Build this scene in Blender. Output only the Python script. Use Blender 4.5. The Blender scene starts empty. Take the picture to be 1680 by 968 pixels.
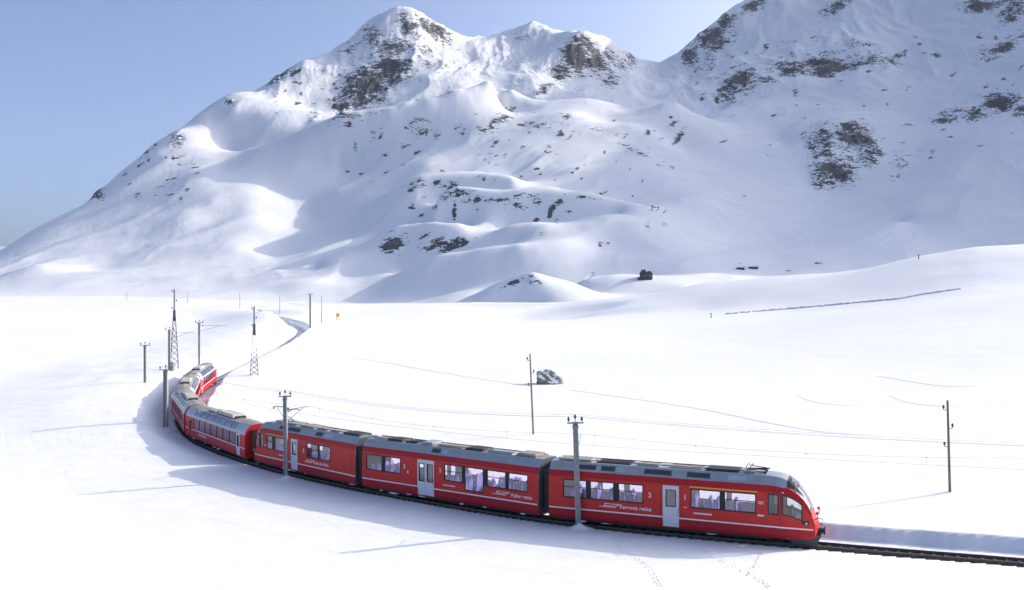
import bpy, bmesh, math, random
import numpy as np
from mathutils import Vector, Matrix
random.seed(7); rng = np.random.default_rng(7)
R = math.radians
scene = bpy.context.scene
C = scene.collection

# ------------------------------------------------------------------ camera
F, CX, HY, CAMZ = 1450.0, 840.0, 503.0, 14.0        # focal length in photo pixels, centre column, eye-level row, eye height (m)
cam = bpy.data.cameras.new('camera'); camo = bpy.data.objects.new('camera', cam); C.objects.link(camo)
camo.location = (0, 0, CAMZ); camo.rotation_euler = (R(90), 0, 0)
cam.sensor_width = 36; cam.lens = 36 * F / 1680; cam.shift_y = (HY - 484) / 1680
cam.clip_start = .5; cam.clip_end = 30000
scene.camera = camo

# ------------------------------------------------------------------ sky, sun, exposure
SUN_EL, SUN_AZ = R(25.5), R(67)                     # azimuth: clockwise from +Y (the viewing direction)
world = bpy.data.worlds.new('World'); scene.world = world; world.use_nodes = True
wn = world.node_tree.nodes; wl = world.node_tree.links
bg = wn['Background']; sky = wn.new('ShaderNodeTexSky'); sky.sky_type = 'NISHITA'; sky.sun_disc = False
sky.sun_elevation = SUN_EL; sky.sun_rotation = SUN_AZ
sky.altitude = 1150; sky.air_density = .58; sky.dust_density = 10; sky.ozone_density = 3
wl.new(sky.outputs[0], bg.inputs[0]); bg.inputs[1].default_value = .15
sd = Vector((math.sin(SUN_AZ) * math.cos(SUN_EL), math.cos(SUN_AZ) * math.cos(SUN_EL), math.sin(SUN_EL)))
sun = bpy.data.lights.new('sun', 'SUN'); sun.energy = 2.0; sun.angle = R(.53); sun.color = (1, .93, .80)
suno = bpy.data.objects.new('sun', sun); C.objects.link(suno)
suno.rotation_euler = sd.to_track_quat('Z', 'Y').to_euler(); suno.location = (60, 40, 90)
vs = scene.view_settings; vs.view_transform = 'Standard'; vs.look = 'None'; vs.exposure = .97; vs.gamma = 1
scene.cycles.max_bounces = 8; scene.cycles.transparent_max_bounces = 16; scene.cycles.diffuse_bounces = 4

# ------------------------------------------------------------------ helpers
def tag(o, label=None, cat=None, group=None, kind=None):
    if label: o['label'] = label
    if cat: o['category'] = cat
    if group: o['group'] = group
    if kind: o['kind'] = kind
    return o
def empty(name, loc=(0, 0, 0), rz=0, label=None, cat=None, group=None):
    o = bpy.data.objects.new(name, None); C.objects.link(o); o.location = loc; o.rotation_euler = (0, 0, rz); o.empty_display_size = .2
    return tag(o, label, cat, group)
def link(name, me, parent=None, mats=()):
    o = bpy.data.objects.new(name, me); C.objects.link(o)
    for m in mats: me.materials.append(m)
    if parent: o.parent = parent
    return o
def inst(name, me, parent=None, loc=(0, 0, 0), rot=(0, 0, 0), scale=(1, 1, 1)):
    o = bpy.data.objects.new(name, me); C.objects.link(o)
    if parent: o.parent = parent
    o.location = loc; o.rotation_euler = rot; o.scale = scale
    return o
class MB:
    """collects simple shapes into one mesh"""
    def __init__(s): s.v = []; s.f = []; s.m = []; s.sm = []
    def add(s, vs, fs, mat=0, smooth=False):
        b = len(s.v); s.v += [tuple(p) for p in vs]
        for f in fs: s.f.append([b + i for i in f]); s.m.append(mat); s.sm.append(smooth)
    def box(s, x0, x1, y0, y1, z0, z1, mat=0, top=1.0):
        cx, cy = (x0 + x1) / 2, (y0 + y1) / 2; t = top
        q = [(x0, y0, z0), (x1, y0, z0), (x1, y1, z0), (x0, y1, z0)]
        q += [(cx + (x - cx) * t, cy + (y - cy) * t, z1) for x, y, _ in q]
        s.add(q, [(3, 2, 1, 0), (4, 5, 6, 7), (0, 1, 5, 4), (1, 2, 6, 5), (2, 3, 7, 6), (3, 0, 4, 7)], mat)
    def tube(s, pts, r, n=6, mat=0, cap=True):
        pts = [Vector(p) for p in pts]; rr = r if hasattr(r, '__len__') else [r] * len(pts)
        vs = []
        for i, p in enumerate(pts):
            d = (pts[min(i + 1, len(pts) - 1)] - pts[max(i - 1, 0)]).normalized()
            a = d.orthogonal().normalized() if abs(d.z) > .9 else d.cross(Vector((0, 0, 1))).normalized()
            b = d.cross(a)
            for k in range(n):
                t = 2 * math.pi * k / n; vs.append(p + (a * math.cos(t) + b * math.sin(t)) * rr[i])
        fs = []
        for i in range(len(pts) - 1):
            for k in range(n):
                fs.append((i * n + k, i * n + (k + 1) % n, (i + 1) * n + (k + 1) % n, (i + 1) * n + k))
        s.add(vs, fs, mat, True)
        if cap:
            s.add(vs[:n], [tuple(range(n))], mat); s.add(vs[-n:], [tuple(range(n))], mat)
    def lathe(s, c, prof, n=10, mat=0, axis='z'):
        vs = []
        for r, h in prof:
            for k in range(n):
                t = 2 * math.pi * k / n; a, b = r * math.cos(t), r * math.sin(t)
                vs.append((c[0] + a, c[1] + b, c[2] + h) if axis == 'z' else (c[0] + a, c[1] + h, c[2] + b))
        fs = [(i * n + k, i * n + (k + 1) % n, (i + 1) * n + (k + 1) % n, (i + 1) * n + k) for i in range(len(prof) - 1) for k in range(n)]
        s.add(vs, fs, mat, True); s.add(vs[:n], [tuple(range(n))], mat); s.add(vs[-n:], [tuple(range(n))], mat)
    def mesh(s, name):
        me = bpy.data.meshes.new(name); me.from_pydata(s.v, [], s.f); me.polygons.foreach_set('material_index', s.m)
        me.polygons.foreach_set('use_smooth', s.sm)
        bm = bmesh.new(); bm.from_mesh(me); bmesh.ops.recalc_face_normals(bm, faces=bm.faces); bm.to_mesh(me); bm.free()
        return me
    def build(s, name, mats, parent=None):
        if not isinstance(mats, (list, tuple)): mats = [mats]
        return link(name, s.mesh(name), parent, mats)
def mat(name, col, rough=.6, metal=0, spec=.5, noise=0, nscale=4, bump=0, bscale=30, coat=0):
    m = bpy.data.materials.new(name); m.use_nodes = True; nt = m.node_tree; b = nt.nodes['Principled BSDF']
    b.inputs['Base Color'].default_value = (*col, 1); b.inputs['Roughness'].default_value = rough; b.inputs['Metallic'].default_value = metal
    b.inputs['Specular IOR Level'].default_value = spec; b.inputs['Coat Weight'].default_value = coat
    tc = nt.nodes.new('ShaderNodeTexCoord')
    if noise:
        n = nt.nodes.new('ShaderNodeTexNoise'); n.inputs['Scale'].default_value = nscale; n.inputs['Detail'].default_value = 6; n.inputs['Roughness'].default_value = .65
        nt.links.new(tc.outputs['Object'], n.inputs['Vector'])
        mx = nt.nodes.new('ShaderNodeMix'); mx.data_type = 'RGBA'
        mx.inputs[6].default_value = (*[c * (1 - noise) for c in col], 1); mx.inputs[7].default_value = (*[min(1, c * (1 + noise)) for c in col], 1)
        mr = nt.nodes.new('ShaderNodeMapRange'); mr.inputs[1].default_value = .3; mr.inputs[2].default_value = .7
        nt.links.new(n.outputs['Fac'], mr.inputs[0]); nt.links.new(mr.outputs[0], mx.inputs[0]); nt.links.new(mx.outputs[2], b.inputs['Base Color'])
    if bump:
        n2 = nt.nodes.new('ShaderNodeTexNoise'); n2.inputs['Scale'].default_value = bscale; n2.inputs['Detail'].default_value = 4
        nt.links.new(tc.outputs['Object'], n2.inputs['Vector'])
        bp = nt.nodes.new('ShaderNodeBump'); bp.inputs['Strength'].default_value = bump; bp.inputs['Distance'].default_value = .02
        nt.links.new(n2.outputs['Fac'], bp.inputs['Height']); nt.links.new(bp.outputs[0], b.inputs['Normal'])
    return m

# ------------------------------------------------------------------ railway line (centre line, metres; z = rail top)
TP = np.array([(62, 37.5, 0), (44, 43.6, 0), (28.2, 48.75, 0), (18.05, 52.2, 0), (2.85, 58.4, 0), (-10.75, 68, 0), (-22.4, 78.9, .05), (-32.6, 91.8, .3), (-39.9, 107, .7),
               (-44.7, 122.8, 1.25), (-47.9, 139.2, 1.8), (-50.8, 170, 2.9), (-53.4, 200, 4.1), (-58.9, 240, 5.5), (-64.5, 270, 6.3), (-73, 300, 6.9), (-84, 330, 7.4),
               (-97, 365, 7.9), (-112, 400, 8.2)], float)
def catmull(P, n=40):
    Q = np.vstack([2 * P[0] - P[1], P, 2 * P[-1] - P[-2]]); o = []
    for i in range(1, len(Q) - 2):
        p0, p1, p2, p3 = Q[i - 1:i + 3]
        for t in np.linspace(0, 1, n, endpoint=False):
            o.append(.5 * (2 * p1 + (p2 - p0) * t + (2 * p0 - 5 * p1 + 4 * p2 - p3) * t * t + (-p0 + 3 * p1 - 3 * p2 + p3) * t ** 3))
    o.append(P[-1]); return np.array(o)
TL = catmull(TP)
for _ in range(60): TL[1:-1] = .25 * TL[:-2] + .5 * TL[1:-1] + .25 * TL[2:]
TS = np.r_[0, np.cumsum(np.hypot(*np.diff(TL[:, :2], axis=0).T))]
S0 = 46.46                                         # line position of the train's nose
def track(s): return np.array([np.interp(s, TS, TL[:, k]) for k in range(3)])
def track_dir(s):
    d = track(s + .5) - track(s - .5); return d / np.linalg.norm(d[:2])
def offset(s, d, dz=0):                             # d > 0: outer side of the bend (towards the viewer in front)
    p, t = track(s), track_dir(s); return Vector((p[0] - t[1] * d, p[1] + t[0] * d, p[2] + dz))

# ------------------------------------------------------------------ terrain
def hash2(ix, iy, seed):
    h = (ix.astype(np.int64) * 374761393 + iy.astype(np.int64) * 668265263 + seed * 974634777) & 0x7fffffff
    h = ((h ^ (h >> 13)) * 1274126177) & 0x7fffffff
    return ((h ^ (h >> 16)) & 0xffff) / 65535.0
def vnoise(x, y, seed=0):
    ix, iy = np.floor(x), np.floor(y); fx, fy = x - ix, y - iy
    fx = fx ** 3 * (fx * (fx * 6 - 15) + 10); fy = fy ** 3 * (fy * (fy * 6 - 15) + 10)
    a, b = hash2(ix, iy, seed), hash2(ix + 1, iy, seed); c, d = hash2(ix, iy + 1, seed), hash2(ix + 1, iy + 1, seed)
    return (a + (b - a) * fx) * (1 - fy) + (c + (d - c) * fx) * fy - .5
def fbm(x, y, oct=5, gain=.5, seed=0, ridged=False):
    o, a, n = 0, 1.0, 0
    for i in range(oct):
        v = vnoise(x, y, seed + i * 17)
        if ridged: v = .5 - np.abs(v) * 2
        o = o + v * a; n += a; a *= gain
        x, y = x * 1.93 * .8 - y * 1.93 * .6 + 13.7, x * 1.93 * .6 + y * 1.93 * .8 + 7.1
    return o / n

# landforms: lines of (column, row, distance) read off the photograph; the ground between them is interpolated.
# every point becomes a place in the world: X = (col-CX)/F*dist, Y = dist, Z = CAMZ + (HY-row)/F*dist
K = []
def form(pts, drop=None, back=1.1, step=25):
    """a crest or contour; drop: rows the ground falls behind the crest at dist*back"""
    for (x0, y0, d0), (x1, y1, d1) in zip(pts[:-1], pts[1:]):
        n = max(1, int(abs(x1 - x0) / step))
        for i in range(n):
            t = i / n; p = (x0 + (x1 - x0) * t, y0 + (y1 - y0) * t, d0 + (d1 - d0) * t); K.append(p)
            if drop is not None: K.append((p[0], p[1] + drop, p[2] * back))
    K.append(pts[-1])
    if drop is not None: K.append((pts[-1][0], pts[-1][1] + drop, pts[-1][2] * back))
Z0 = lambda x, d, z: (x, HY + F * (CAMZ - z) / d, d)             # a point given by its height instead of its row
# near field
for x in (-1500, -900, -300, 300, 840, 1400, 2000, 2700):
    K += [Z0(x, 8, -.6), Z0(x, 25, -.5), Z0(x, 42, -.15)]
for x, d, z in [(-1400, 60, .6), (-700, 60, .3), (-200, 60, .0), (200, 60, -.1), (1700, 60, 1.1), (2200, 60, 1.3), (3000, 60, 2), (1300, 66, 1), (2300, 90, 3),
                (-900, 100, 3.2), (-300, 100, 1.4), (0, 90, .8), (120, 95, .7), (600, 100, 1.2), (840, 90, 1.1), (1100, 90, 1.1), (1500, 90, 1.4), (1800, 95, 2),
                (-900, 180, 7), (-300, 170, 5), (0, 150, 3.6), (180, 140, 3.2), (500, 150, 2.6), (700, 140, 2.4), (1000, 140, 2.5), (1400, 140, 4), (1800, 150, 8), (2400, 160, 11),
                (-500, 300, 11), (0, 260, 8.2), (250, 240, 7.8), (620, 220, 5.5), (840, 220, 5.2), (1100, 220, 6), (1400, 220, 10.5), (1700, 230, 17), (2300, 240, 24),
                (0, 420, 12.8), (300, 420, 12.6), (560, 400, 10.3), (700, 380, 9.2), (900, 370, 9.6), (1150, 360, 12.5)]:
    K.append(Z0(x, d, z))
# crest of the lit field; the bowl lies behind it
form([(-900, 480, 800), (-300, 487, 760), (0, 489, 720), (200, 488, 700), (420, 494, 620), (560, 499, 560), (700, 500, 560), (840, 498, 560), (930, 498, 520), (1010, 489, 480), (1100, 478, 450)], 10, 1.12)
form([(1100, 478, 450), (1150, 462, 440), (1210, 458, 430), (1290, 450, 420), (1360, 447, 410), (1420, 440, 400), (1500, 420, 390), (1600, 404, 380), (1700, 399, 380), (1900, 392, 380), (2400, 380, 360)], 55, 1.3)
form([(1150, 515, 330), (1300, 508, 320), (1460, 489, 310), (1600, 470, 300), (1800, 450, 300)])
# foot of the mountain
form([(-900, 482, 960), (-300, 485, 960), (0, 482, 950), (150, 482, 930), (300, 484, 900), (450, 482, 900), (600, 480, 860), (760, 480, 780), (900, 482, 700), (1000, 480, 650), (1120, 470, 640), (1250, 462, 680), (1400, 452, 720), (1600, 440, 740), (1900, 430, 700)])
# left flank, down from the skyline
form([(-900, 470, 1100), (-300, 480, 1100), (-100, 466, 1200), (0, 416, 1260), (60, 378, 1335), (140, 334, 1425), (180, 302, 1465), (240, 256, 1530), (290, 216, 1610), (330, 186, 1680), (365, 160, 1750)], 60, 1.25)
form([(60, 440, 1060), (180, 425, 1110), (300, 410, 1125), (390, 410, 1110), (450, 415, 1085)])
form([(150, 380, 1250), (260, 340, 1310), (350, 330, 1290), (430, 345, 1270), (500, 350, 1265)])
form([(260, 280, 1450), (330, 255, 1490), (400, 275, 1430), (470, 290, 1380)])
# shoulder in front of the upper snow bowl
form([(380, 246, 1540), (440, 234, 1500), (500, 216, 1450), (560, 202, 1410), (640, 186, 1390), (700, 166, 1390), (745, 150, 1400), (775, 148, 1405), (812, 140, 1430), (835, 156, 1430)], 8, 1.05)
form([(385, 158, 1800), (415, 153, 1850), (450, 129, 1900), (490, 106, 1930), (530, 96, 1960), (570, 73, 1980), (600, 48, 1990), (625, 23, 2000), (647, 10, 2000), (665, 8, 2000)], 90, 1.2, 12)
form([(665, 8, 2000), (690, 18, 2000), (720, 40, 2010), (750, 62, 2030), (775, 73, 2050), (800, 68, 2060), (820, 60, 2060), (850, 48, 2050), (880, 44, 2040), (905, 52, 2020), (925, 62, 1950)], 90, 1.2, 12)
form([(385, 190, 1660), (430, 195, 1640), (480, 190, 1620), (520, 190, 1600)])
form([(665, 8, 2000), (655, 50, 1930), (645, 85, 1870), (640, 120, 1800), (610, 150, 1720), (580, 185, 1640), (560, 196, 1560)], None, 1, 10)      # rib of the peak towards the viewer
form([(625, 23, 2000), (590, 80, 1930), (545, 130, 1840), (500, 175, 1730)], None, 1, 12)
form([(690, 18, 2000), (720, 70, 1930), (760, 105, 1880), (790, 120, 1800)], None, 1, 12)
form([(665, 95, 1820), (672, 130, 1720), (660, 165, 1620), (700, 150, 1640), (760, 140, 1640)])
form([(820, 80, 1950), (860, 95, 1900), (830, 140, 1680), (870, 140, 1640)])
# middle peak
form([(925, 62, 1950), (945, 55, 1850), (965, 54, 1840), (990, 66, 1850), (1015, 80, 1870), (1035, 98, 1890), (1055, 107, 1900), (1075, 110, 1920)], 90, 1.2, 10)
form([(960, 54, 1840), (940, 85, 1780), (925, 115, 1720), (900, 140, 1660), (875, 162, 1580)], None, 1, 10)
form([(990, 66, 1850), (1000, 100, 1770), (1000, 140, 1660), (1010, 165, 1560)], None, 1, 10)
form([(950, 120, 1700), (955, 160, 1560)])
form([(1060, 130, 1800), (1070, 160, 1650), (1150, 150, 1600), (1160, 190, 1480)])
# the long shoulder under the middle peak
form([(820, 190, 1430), (870, 172, 1400), (915, 168, 1390), (960, 163, 1380), (1000, 168, 1370), (1040, 178, 1350), (1090, 167, 1340), (1115, 174, 1330), (1140, 187, 1310)], 14, 1.07, 15)
# open slope below
form([(470, 262, 1420), (560, 250, 1400), (640, 235, 1365), (720, 225, 1330), (800, 215, 1300), (870, 215, 1270), (960, 220, 1230), (1050, 235, 1190), (1120, 245, 1180)])
form([(520, 330, 1290), (600, 300, 1280), (700, 270, 1235), (820, 265, 1190), (930, 280, 1090), (1040, 290, 1060), (1130, 300, 1040)])
# knolls
form([(640, 312, 1130), (690, 290, 1120), (745, 292, 1095), (800, 283, 1080), (840, 296, 1050)], 4, 1.06, 15)
form([(720, 330, 1015), (780, 319, 995), (850, 320, 970), (900, 318, 955), (950, 322, 940), (1000, 332, 925), (1040, 340, 910)], 4, 1.06, 15)
form([(830, 378, 900), (900, 365, 888), (960, 355, 875), (1010, 352, 862)], 4, 1.05, 15)
form([(610, 385, 1000), (650, 366, 990), (700, 363, 965), (760, 375, 930)], 3, 1.06, 15)
form([(660, 440, 870), (720, 420, 855), (790, 407, 830), (850, 404, 805)], 3, 1.06, 15)
form([(520, 430, 985), (560, 412, 975), (470, 440, 1000)], None)
form([(805, 472, 640), (845, 461, 636), (872, 450, 632), (895, 455, 632), (940, 463, 636)], 3, 1.05, 12)
form([(960, 454, 690), (1000, 450, 690), (1060, 452, 690)], 2, 1.05, 15)
# right bowl and mountain
form([(1150, 430, 760), (1250, 400, 850), (1350, 380, 880), (1450, 370, 860), (1550, 360, 830)])
form([(1150, 340, 950), (1250, 320, 1020), (1330, 330, 1000)])
form([(1180, 250, 1180), (1280, 240, 1220), (1320, 215, 1220), (1350, 205, 1210), (1400, 203, 1200), (1440, 215, 1190), (1500, 250, 1120)], None, 1, 15)
form([(1330, 300, 1060), (1380, 310, 1040), (1430, 300, 1040), (1490, 300, 1020)])
form([(1390, 215, 1190), (1360, 250, 1110), (1345, 290, 1060)], None, 1, 12)
form([(1290, 460, 700), (1420, 385, 820), (1500, 350, 860), (1600, 300, 900), (1700, 265, 930), (1900, 200, 950)])
form([(1075, 110, 1920), (1100, 104, 1900), (1120, 85, 1880), (1140, 65, 1870), (1165, 45, 1860), (1185, 30, 1860), (1215, 12, 1860), (1235, 4, 1860), (1260, -12, 1870), (1350, -60, 1900), (1500, -110, 1900), (1680, -160, 1850), (1900, -230, 1750), (2200, -280, 1600), (2600, -300, 1450), (3000, -250, 1300)], 60, 1.3, 15)
form([(1130, 130, 1760), (1180, 100, 1760), (1250, 65, 1750), (1330, 38, 1720), (1420, 24, 1680), (1500, 40, 1640), (1600, 20, 1600), (1750, -30, 1550)])
form([(1150, 160, 1580), (1200, 140, 1590), (1260, 110, 1580), (1340, 100, 1540), (1400, 62, 1560), (1450, 90, 1520), (1480, 110, 1500)], None, 1, 15)
form([(1180, 185, 1430), (1300, 165, 1420), (1400, 140, 1420), (1480, 150, 1380), (1560, 140, 1370), (1680, 90, 1350)])
form([(1500, 200, 1240), (1560, 180, 1260), (1620, 160, 1270), (1680, 150, 1250), (1900, 60, 1230)])
form([(1520, 270, 1060), (1600, 230, 1080), (1700, 205, 1090), (1900, 150, 1090)])
form([(1950, -130, 1420), (2080, -215, 1320), (2240, -240, 1200), (2430, -290, 1100), (2500, -150, 990), (2600, -50, 900), (2750, 150, 790)])  # spur out of view, shaped so that its shadow fills the bowl
form([(2100, 390, 560), (2300, 330, 640), (2600, 330, 600), (3000, 300, 560)])
for x in (-900, -300, 300, 900, 1500, 2200, 2900): K += [Z0(x, 3600, 150), Z0(x, 2900, 260)]
KP = np.array(K); KP[:, 2] *= np.exp(np.interp((KP[:, 0] - CX) / F, [-.62, -.3, .1, .35], [-.085, -.095, .06, .16]) * np.clip((KP[:, 2] - 560) / 240, 0, 1)); U = (KP[:, 0] - CX) / F; W = np.log(KP[:, 2]); V = (HY - KP[:, 1]) / F
# a little of the ground is averaged where two lines come very close
key = np.round(np.c_[U * 140, W * 90]).astype(int); _, ui = np.unique(key, axis=0, return_index=True)
U, W, V = U[ui], W[ui], V[ui]
WS = .8
def kr(u, w, cu, cw): return np.sqrt((u[:, None] - cu[None]) ** 2 + ((w[:, None] - cw[None]) * WS) ** 2 + 2e-5)
A = kr(U, W, U, W); n = len(U); M = np.zeros((n + 3, n + 3)); M[:n, :n] = A
Pm = np.c_[np.ones(n), U, W]; M[:n, n:] = Pm; M[n:, :n] = Pm.T; M[:n, :n] -= np.eye(n) * 6e-4
coef = np.linalg.solve(M, np.r_[V, 0, 0, 0])
def kri(u, w):
    out = np.empty(len(u))
    for i in range(0, len(u), 20000):
        a, b = u[i:i + 20000], w[i:i + 20000]
        out[i:i + 20000] = kr(a, b, U, W) @ coef[:n] + coef[n] + coef[n + 1] * a + coef[n + 2] * b
    return out
# the sheet: fan-shaped grid, rows get wider apart with distance
QUICK = 1.0
cols = np.r_[np.linspace(-1.5, -.68, 60, endpoint=False), np.linspace(-.68, .68, int(1150 * QUICK), endpoint=False), np.linspace(.68, 1.9, 80)]
rows = [8.0]
while rows[-1] < 6000:
    d = rows[-1]; f = .04 if d < 36 else .0048 if d < 72 else .006 if d < 180 else .010 if d < 560 else .0042 if d < 1500 else .0036 if d < 2460 else .05
    rows.append(d * (1 + f / QUICK))
rows = np.array(rows)
cu = np.r_[np.linspace(-1.5, -.68, 14, endpoint=False), np.linspace(-.68, .68, 420, endpoint=False), np.linspace(.68, 1.9, 20)]
lg = math.log; cw = np.r_[np.linspace(lg(rows[0]), lg(560), 150, endpoint=False), np.linspace(lg(560), lg(2500), 330, endpoint=False), np.linspace(lg(2500), lg(rows[-1]), 14)]
gu, gw = np.meshgrid(cu, cw); G = kri(gu.ravel(), gw.ravel()).reshape(gu.shape)
G[:, 1:-1] = .2 * G[:, :-2] + .6 * G[:, 1:-1] + .2 * G[:, 2:]; G[1:-1] = .2 * G[:-2] + .6 * G[1:-1] + .2 * G[2:]
iu = np.interp(cols, cu, np.arange(len(cu))); iw = np.interp(np.log(rows), cw, np.arange(len(cw)))
def cub(G, idx, axis):                               # Catmull-Rom resampling, so no creases show between the coarse cells
    G = np.moveaxis(G, axis, 0); i = np.clip(np.floor(idx).astype(int), 0, len(G) - 2); t = (idx - i)[:, None]
    g = lambda k: G[np.clip(i + k, 0, len(G) - 1)]
    p0, p1, p2, p3 = g(-1), g(0), g(1), g(2)
    o = .5 * (2 * p1 + (p2 - p0) * t + (2 * p0 - 5 * p1 + 4 * p2 - p3) * t * t + (-p0 + 3 * p1 - 3 * p2 + p3) * t ** 3)
    return np.moveaxis(o, 0, axis)
Vg = cub(cub(G, iw, 0), iu, 1)
YY = np.repeat(rows[:, None], len(cols), 1); XX = YY * cols[None]
ZZ = CAMZ + Vg * YY

def smooth(a, b, x): t = np.clip((x - a) / (b - a), 0, 1); return t * t * (3 - 2 * t)
far = smooth(560, 900, YY)
# rock outcrops: ellipses (column, row, half width, half height, slant, weight)
ROCK = [(600, 140, 48, 34, -.5, 1), (645, 112, 34, 26, .3, 1), (560, 172, 26, 22, -.6, .8), (515, 186, 18, 10, -.5, .6), (530, 130, 26, 22, -.8, .35), (672, 45, 22, 12, .7, .6), (715, 50, 34, 12, .7, .8), (650, 75, 28, 16, 0, .6),
        (690, 80, 44, 12, .5, .55), (700, 100, 40, 14, .5, .5), (750, 105, 24, 7, 0, .5), (610, 60, 16, 16, -.8, .6), (575, 80, 20, 8, -.7, .6), (665, 20, 10, 14, .5, .5), (655, 95, 20, 14, 0, .6),
        (460, 124, 26, 10, -.55, .8), (375, 165, 14, 8, .5, .7), (290, 232, 22, 16, -.9, .7), (300, 262, 20, 24, -.9, .4), (160, 318, 14, 18, -.9, .8), (225, 320, 10, 22, -1, .5), (295, 300, 16, 16, -.6, .4), (250, 250, 30, 4, -.7, .4),
        (940, 95, 26, 26, -.6, .9), (955, 75, 20, 14, .4, .8), (925, 120, 24, 20, -.6, .8), (975, 100, 26, 22, .7, .7), (1000, 132, 14, 14, .5, .7), (890, 155, 24, 10, -.4, .7), (1020, 115, 10, 20, .7, .5), (1035, 98, 14, 6, .8, .6), (990, 85, 30, 10, .7, .4),
        (855, 70, 16, 6, 0, .5), (745, 150, 26, 7, 0, .5), (690, 212, 22, 13, 0, .34), (715, 220, 11, 8, 0, .36), (612, 226, 8, 4, .3, .4), (590, 219, 6, 3, 0, .4), (825, 195, 30, 11, -.2, .6), (800, 215, 20, 30, -.7, .3),
        (905, 205, 30, 10, -.3, .4), (940, 185, 20, 6, 0, .4), (1040, 255, 40, 12, .2, .55), (1020, 190, 20, 5, 0, .4), (920, 255, 30, 12, -.4, .35), (960, 235, 80, 40, -.4, .2), (1112, 222, 5, 14, .9, .8),
        (750, 317, 32, 14, .1, .40), (680, 303, 18, 10, -.3, .45), (790, 290, 30, 8, .1, .4), (815, 333, 26, 6, .2, .5), (845, 341, 22, 6, .2, .48), (878, 330, 9, 7, .3, .6), (860, 322, 20, 5, 0, .5), (645, 395, 22, 15, -.3, .75), (740, 402, 36, 9, -.1, .8),
        (1062, 376, 9, 11, 0, .7), (1090, 378, 8, 6, 0, .6), (1070, 348, 24, 6, .2, .6), (930, 320, 60, 6, .1, .25), (915, 385, 10, 7, 0, .4), (843, 460, 22, 4, -.5, .7), (872, 450, 10, 3, 0, .6), (968, 449, 20, 5, -.5, .6), (885, 460, 20, 5, -.2, .3),
        (1165, 60, 22, 20, -.8, .9), (1190, 35, 14, 14, -.8, .8), (1130, 90, 16, 18, -.8, .7), (1232, 10, 18, 10, -.5, .9), (1180, 75, 30, 8, -.6, .6), (1170, 110, 50, 20, -.4, .35),
        (1215, 135, 42, 26, -.15, .85), (1195, 155, 30, 16, .1, .8), (1260, 130, 30, 14, .3, .7), (1300, 112, 40, 18, .1, .8), (1350, 108, 36, 22, -.3, .85), (1390, 105, 50, 14, 0, .7), (1430, 100, 40, 16, .2, .65), (1400, 66, 30, 10, .2, .5), (1375, 12, 26, 9, -.4, .6), (1330, 70, 50, 16, 0, .3),
        (1350, 235, 34, 30, -.3, .85), (1400, 225, 40, 26, .2, 1.0), (1425, 245, 22, 34, -.3, .95), (1370, 282, 42, 28, .2, .95), (1350, 300, 24, 16, 0, .6), (1395, 262, 26, 12, .6, .7), (1480, 268, 24, 18, -.4, .65), (1468, 292, 12, 14, -.6, .6), (1510, 255, 14, 8, -.4, .5), (1555, 234, 14, 7, .3, .5),
        (1375, 182, 50, 7, .1, .5), (1560, 188, 46, 16, -.2, .85), (1600, 185, 26, 18, -.2, .9), (1640, 172, 40, 22, -.3, 1), (1675, 190, 26, 18, 0, .8), (1490, 205, 14, 4, 0, .5), (1650, 80, 46, 14, -.45, .75), (1610, 95, 26, 8, -.4, .55), (1615, 12, 30, 12, 0, .9), (1660, 18, 26, 18, -.5, .85),
        (1260, 260, 14, 5, .4, .55), (1185, 250, 3, 2, 0, .6), (1230, 310, 3, 2, 0, .6), (1345, 430, 9, 3, 0, .7), (1215, 440, 8, 3, 0, .6), (1618, 388, 12, 3, 0, .6), (1490, 205, 14, 4, 0, .6), (1660, 222, 6, 4, 0, .6),
        (100, 492, 14, 2, 0, .4), (1500, 390, 4, 2, 0, .5), (520, 195, 12, 4, 0, .4)]
rr_ = np.random.default_rng(11)
for x0, x1, y0, y1, n_ in ((560, 860, 190, 300, 34), (800, 1110, 185, 290, 60), (640, 1100, 290, 400, 44), (1120, 1500, 60, 200, 40), (1480, 1680, 60, 260, 30), (430, 560, 110, 190, 26), (190, 330, 220, 340, 26), (1180, 1560, 210, 330, 16)):
    for _ in range(n_): ROCK.append((rr_.uniform(x0, x1), rr_.uniform(y0, y1), rr_.uniform(3, 9), rr_.uniform(1.5, 4), rr_.uniform(-.7, .2), rr_.uniform(.6, 1.0)))
PXc, PYr = CX + F * XX / YY, HY - F * (ZZ - CAMZ) / YY
RK = np.zeros_like(XX); RG = np.zeros_like(XX)
for x, y, rx, ry, sl, w in ROCK:
    m = (np.abs(PXc - x) < rx * 2.2 + ry) & (np.abs(PYr - y) < ry * 2.2 + rx) & (YY > 560)
    dx, dy = PXc[m] - x, PYr[m] - y; c, s_ = math.cos(sl), math.sin(sl)
    q = ((dx * c + dy * s_) / rx) ** 2 + ((-dx * s_ + dy * c) / ry) ** 2
    RK[m] = np.maximum(RK[m], w * np.exp(-q * .9))
    if rx >= 12: RG[m] = np.maximum(RG[m], w * np.exp(-q * .9))
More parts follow.
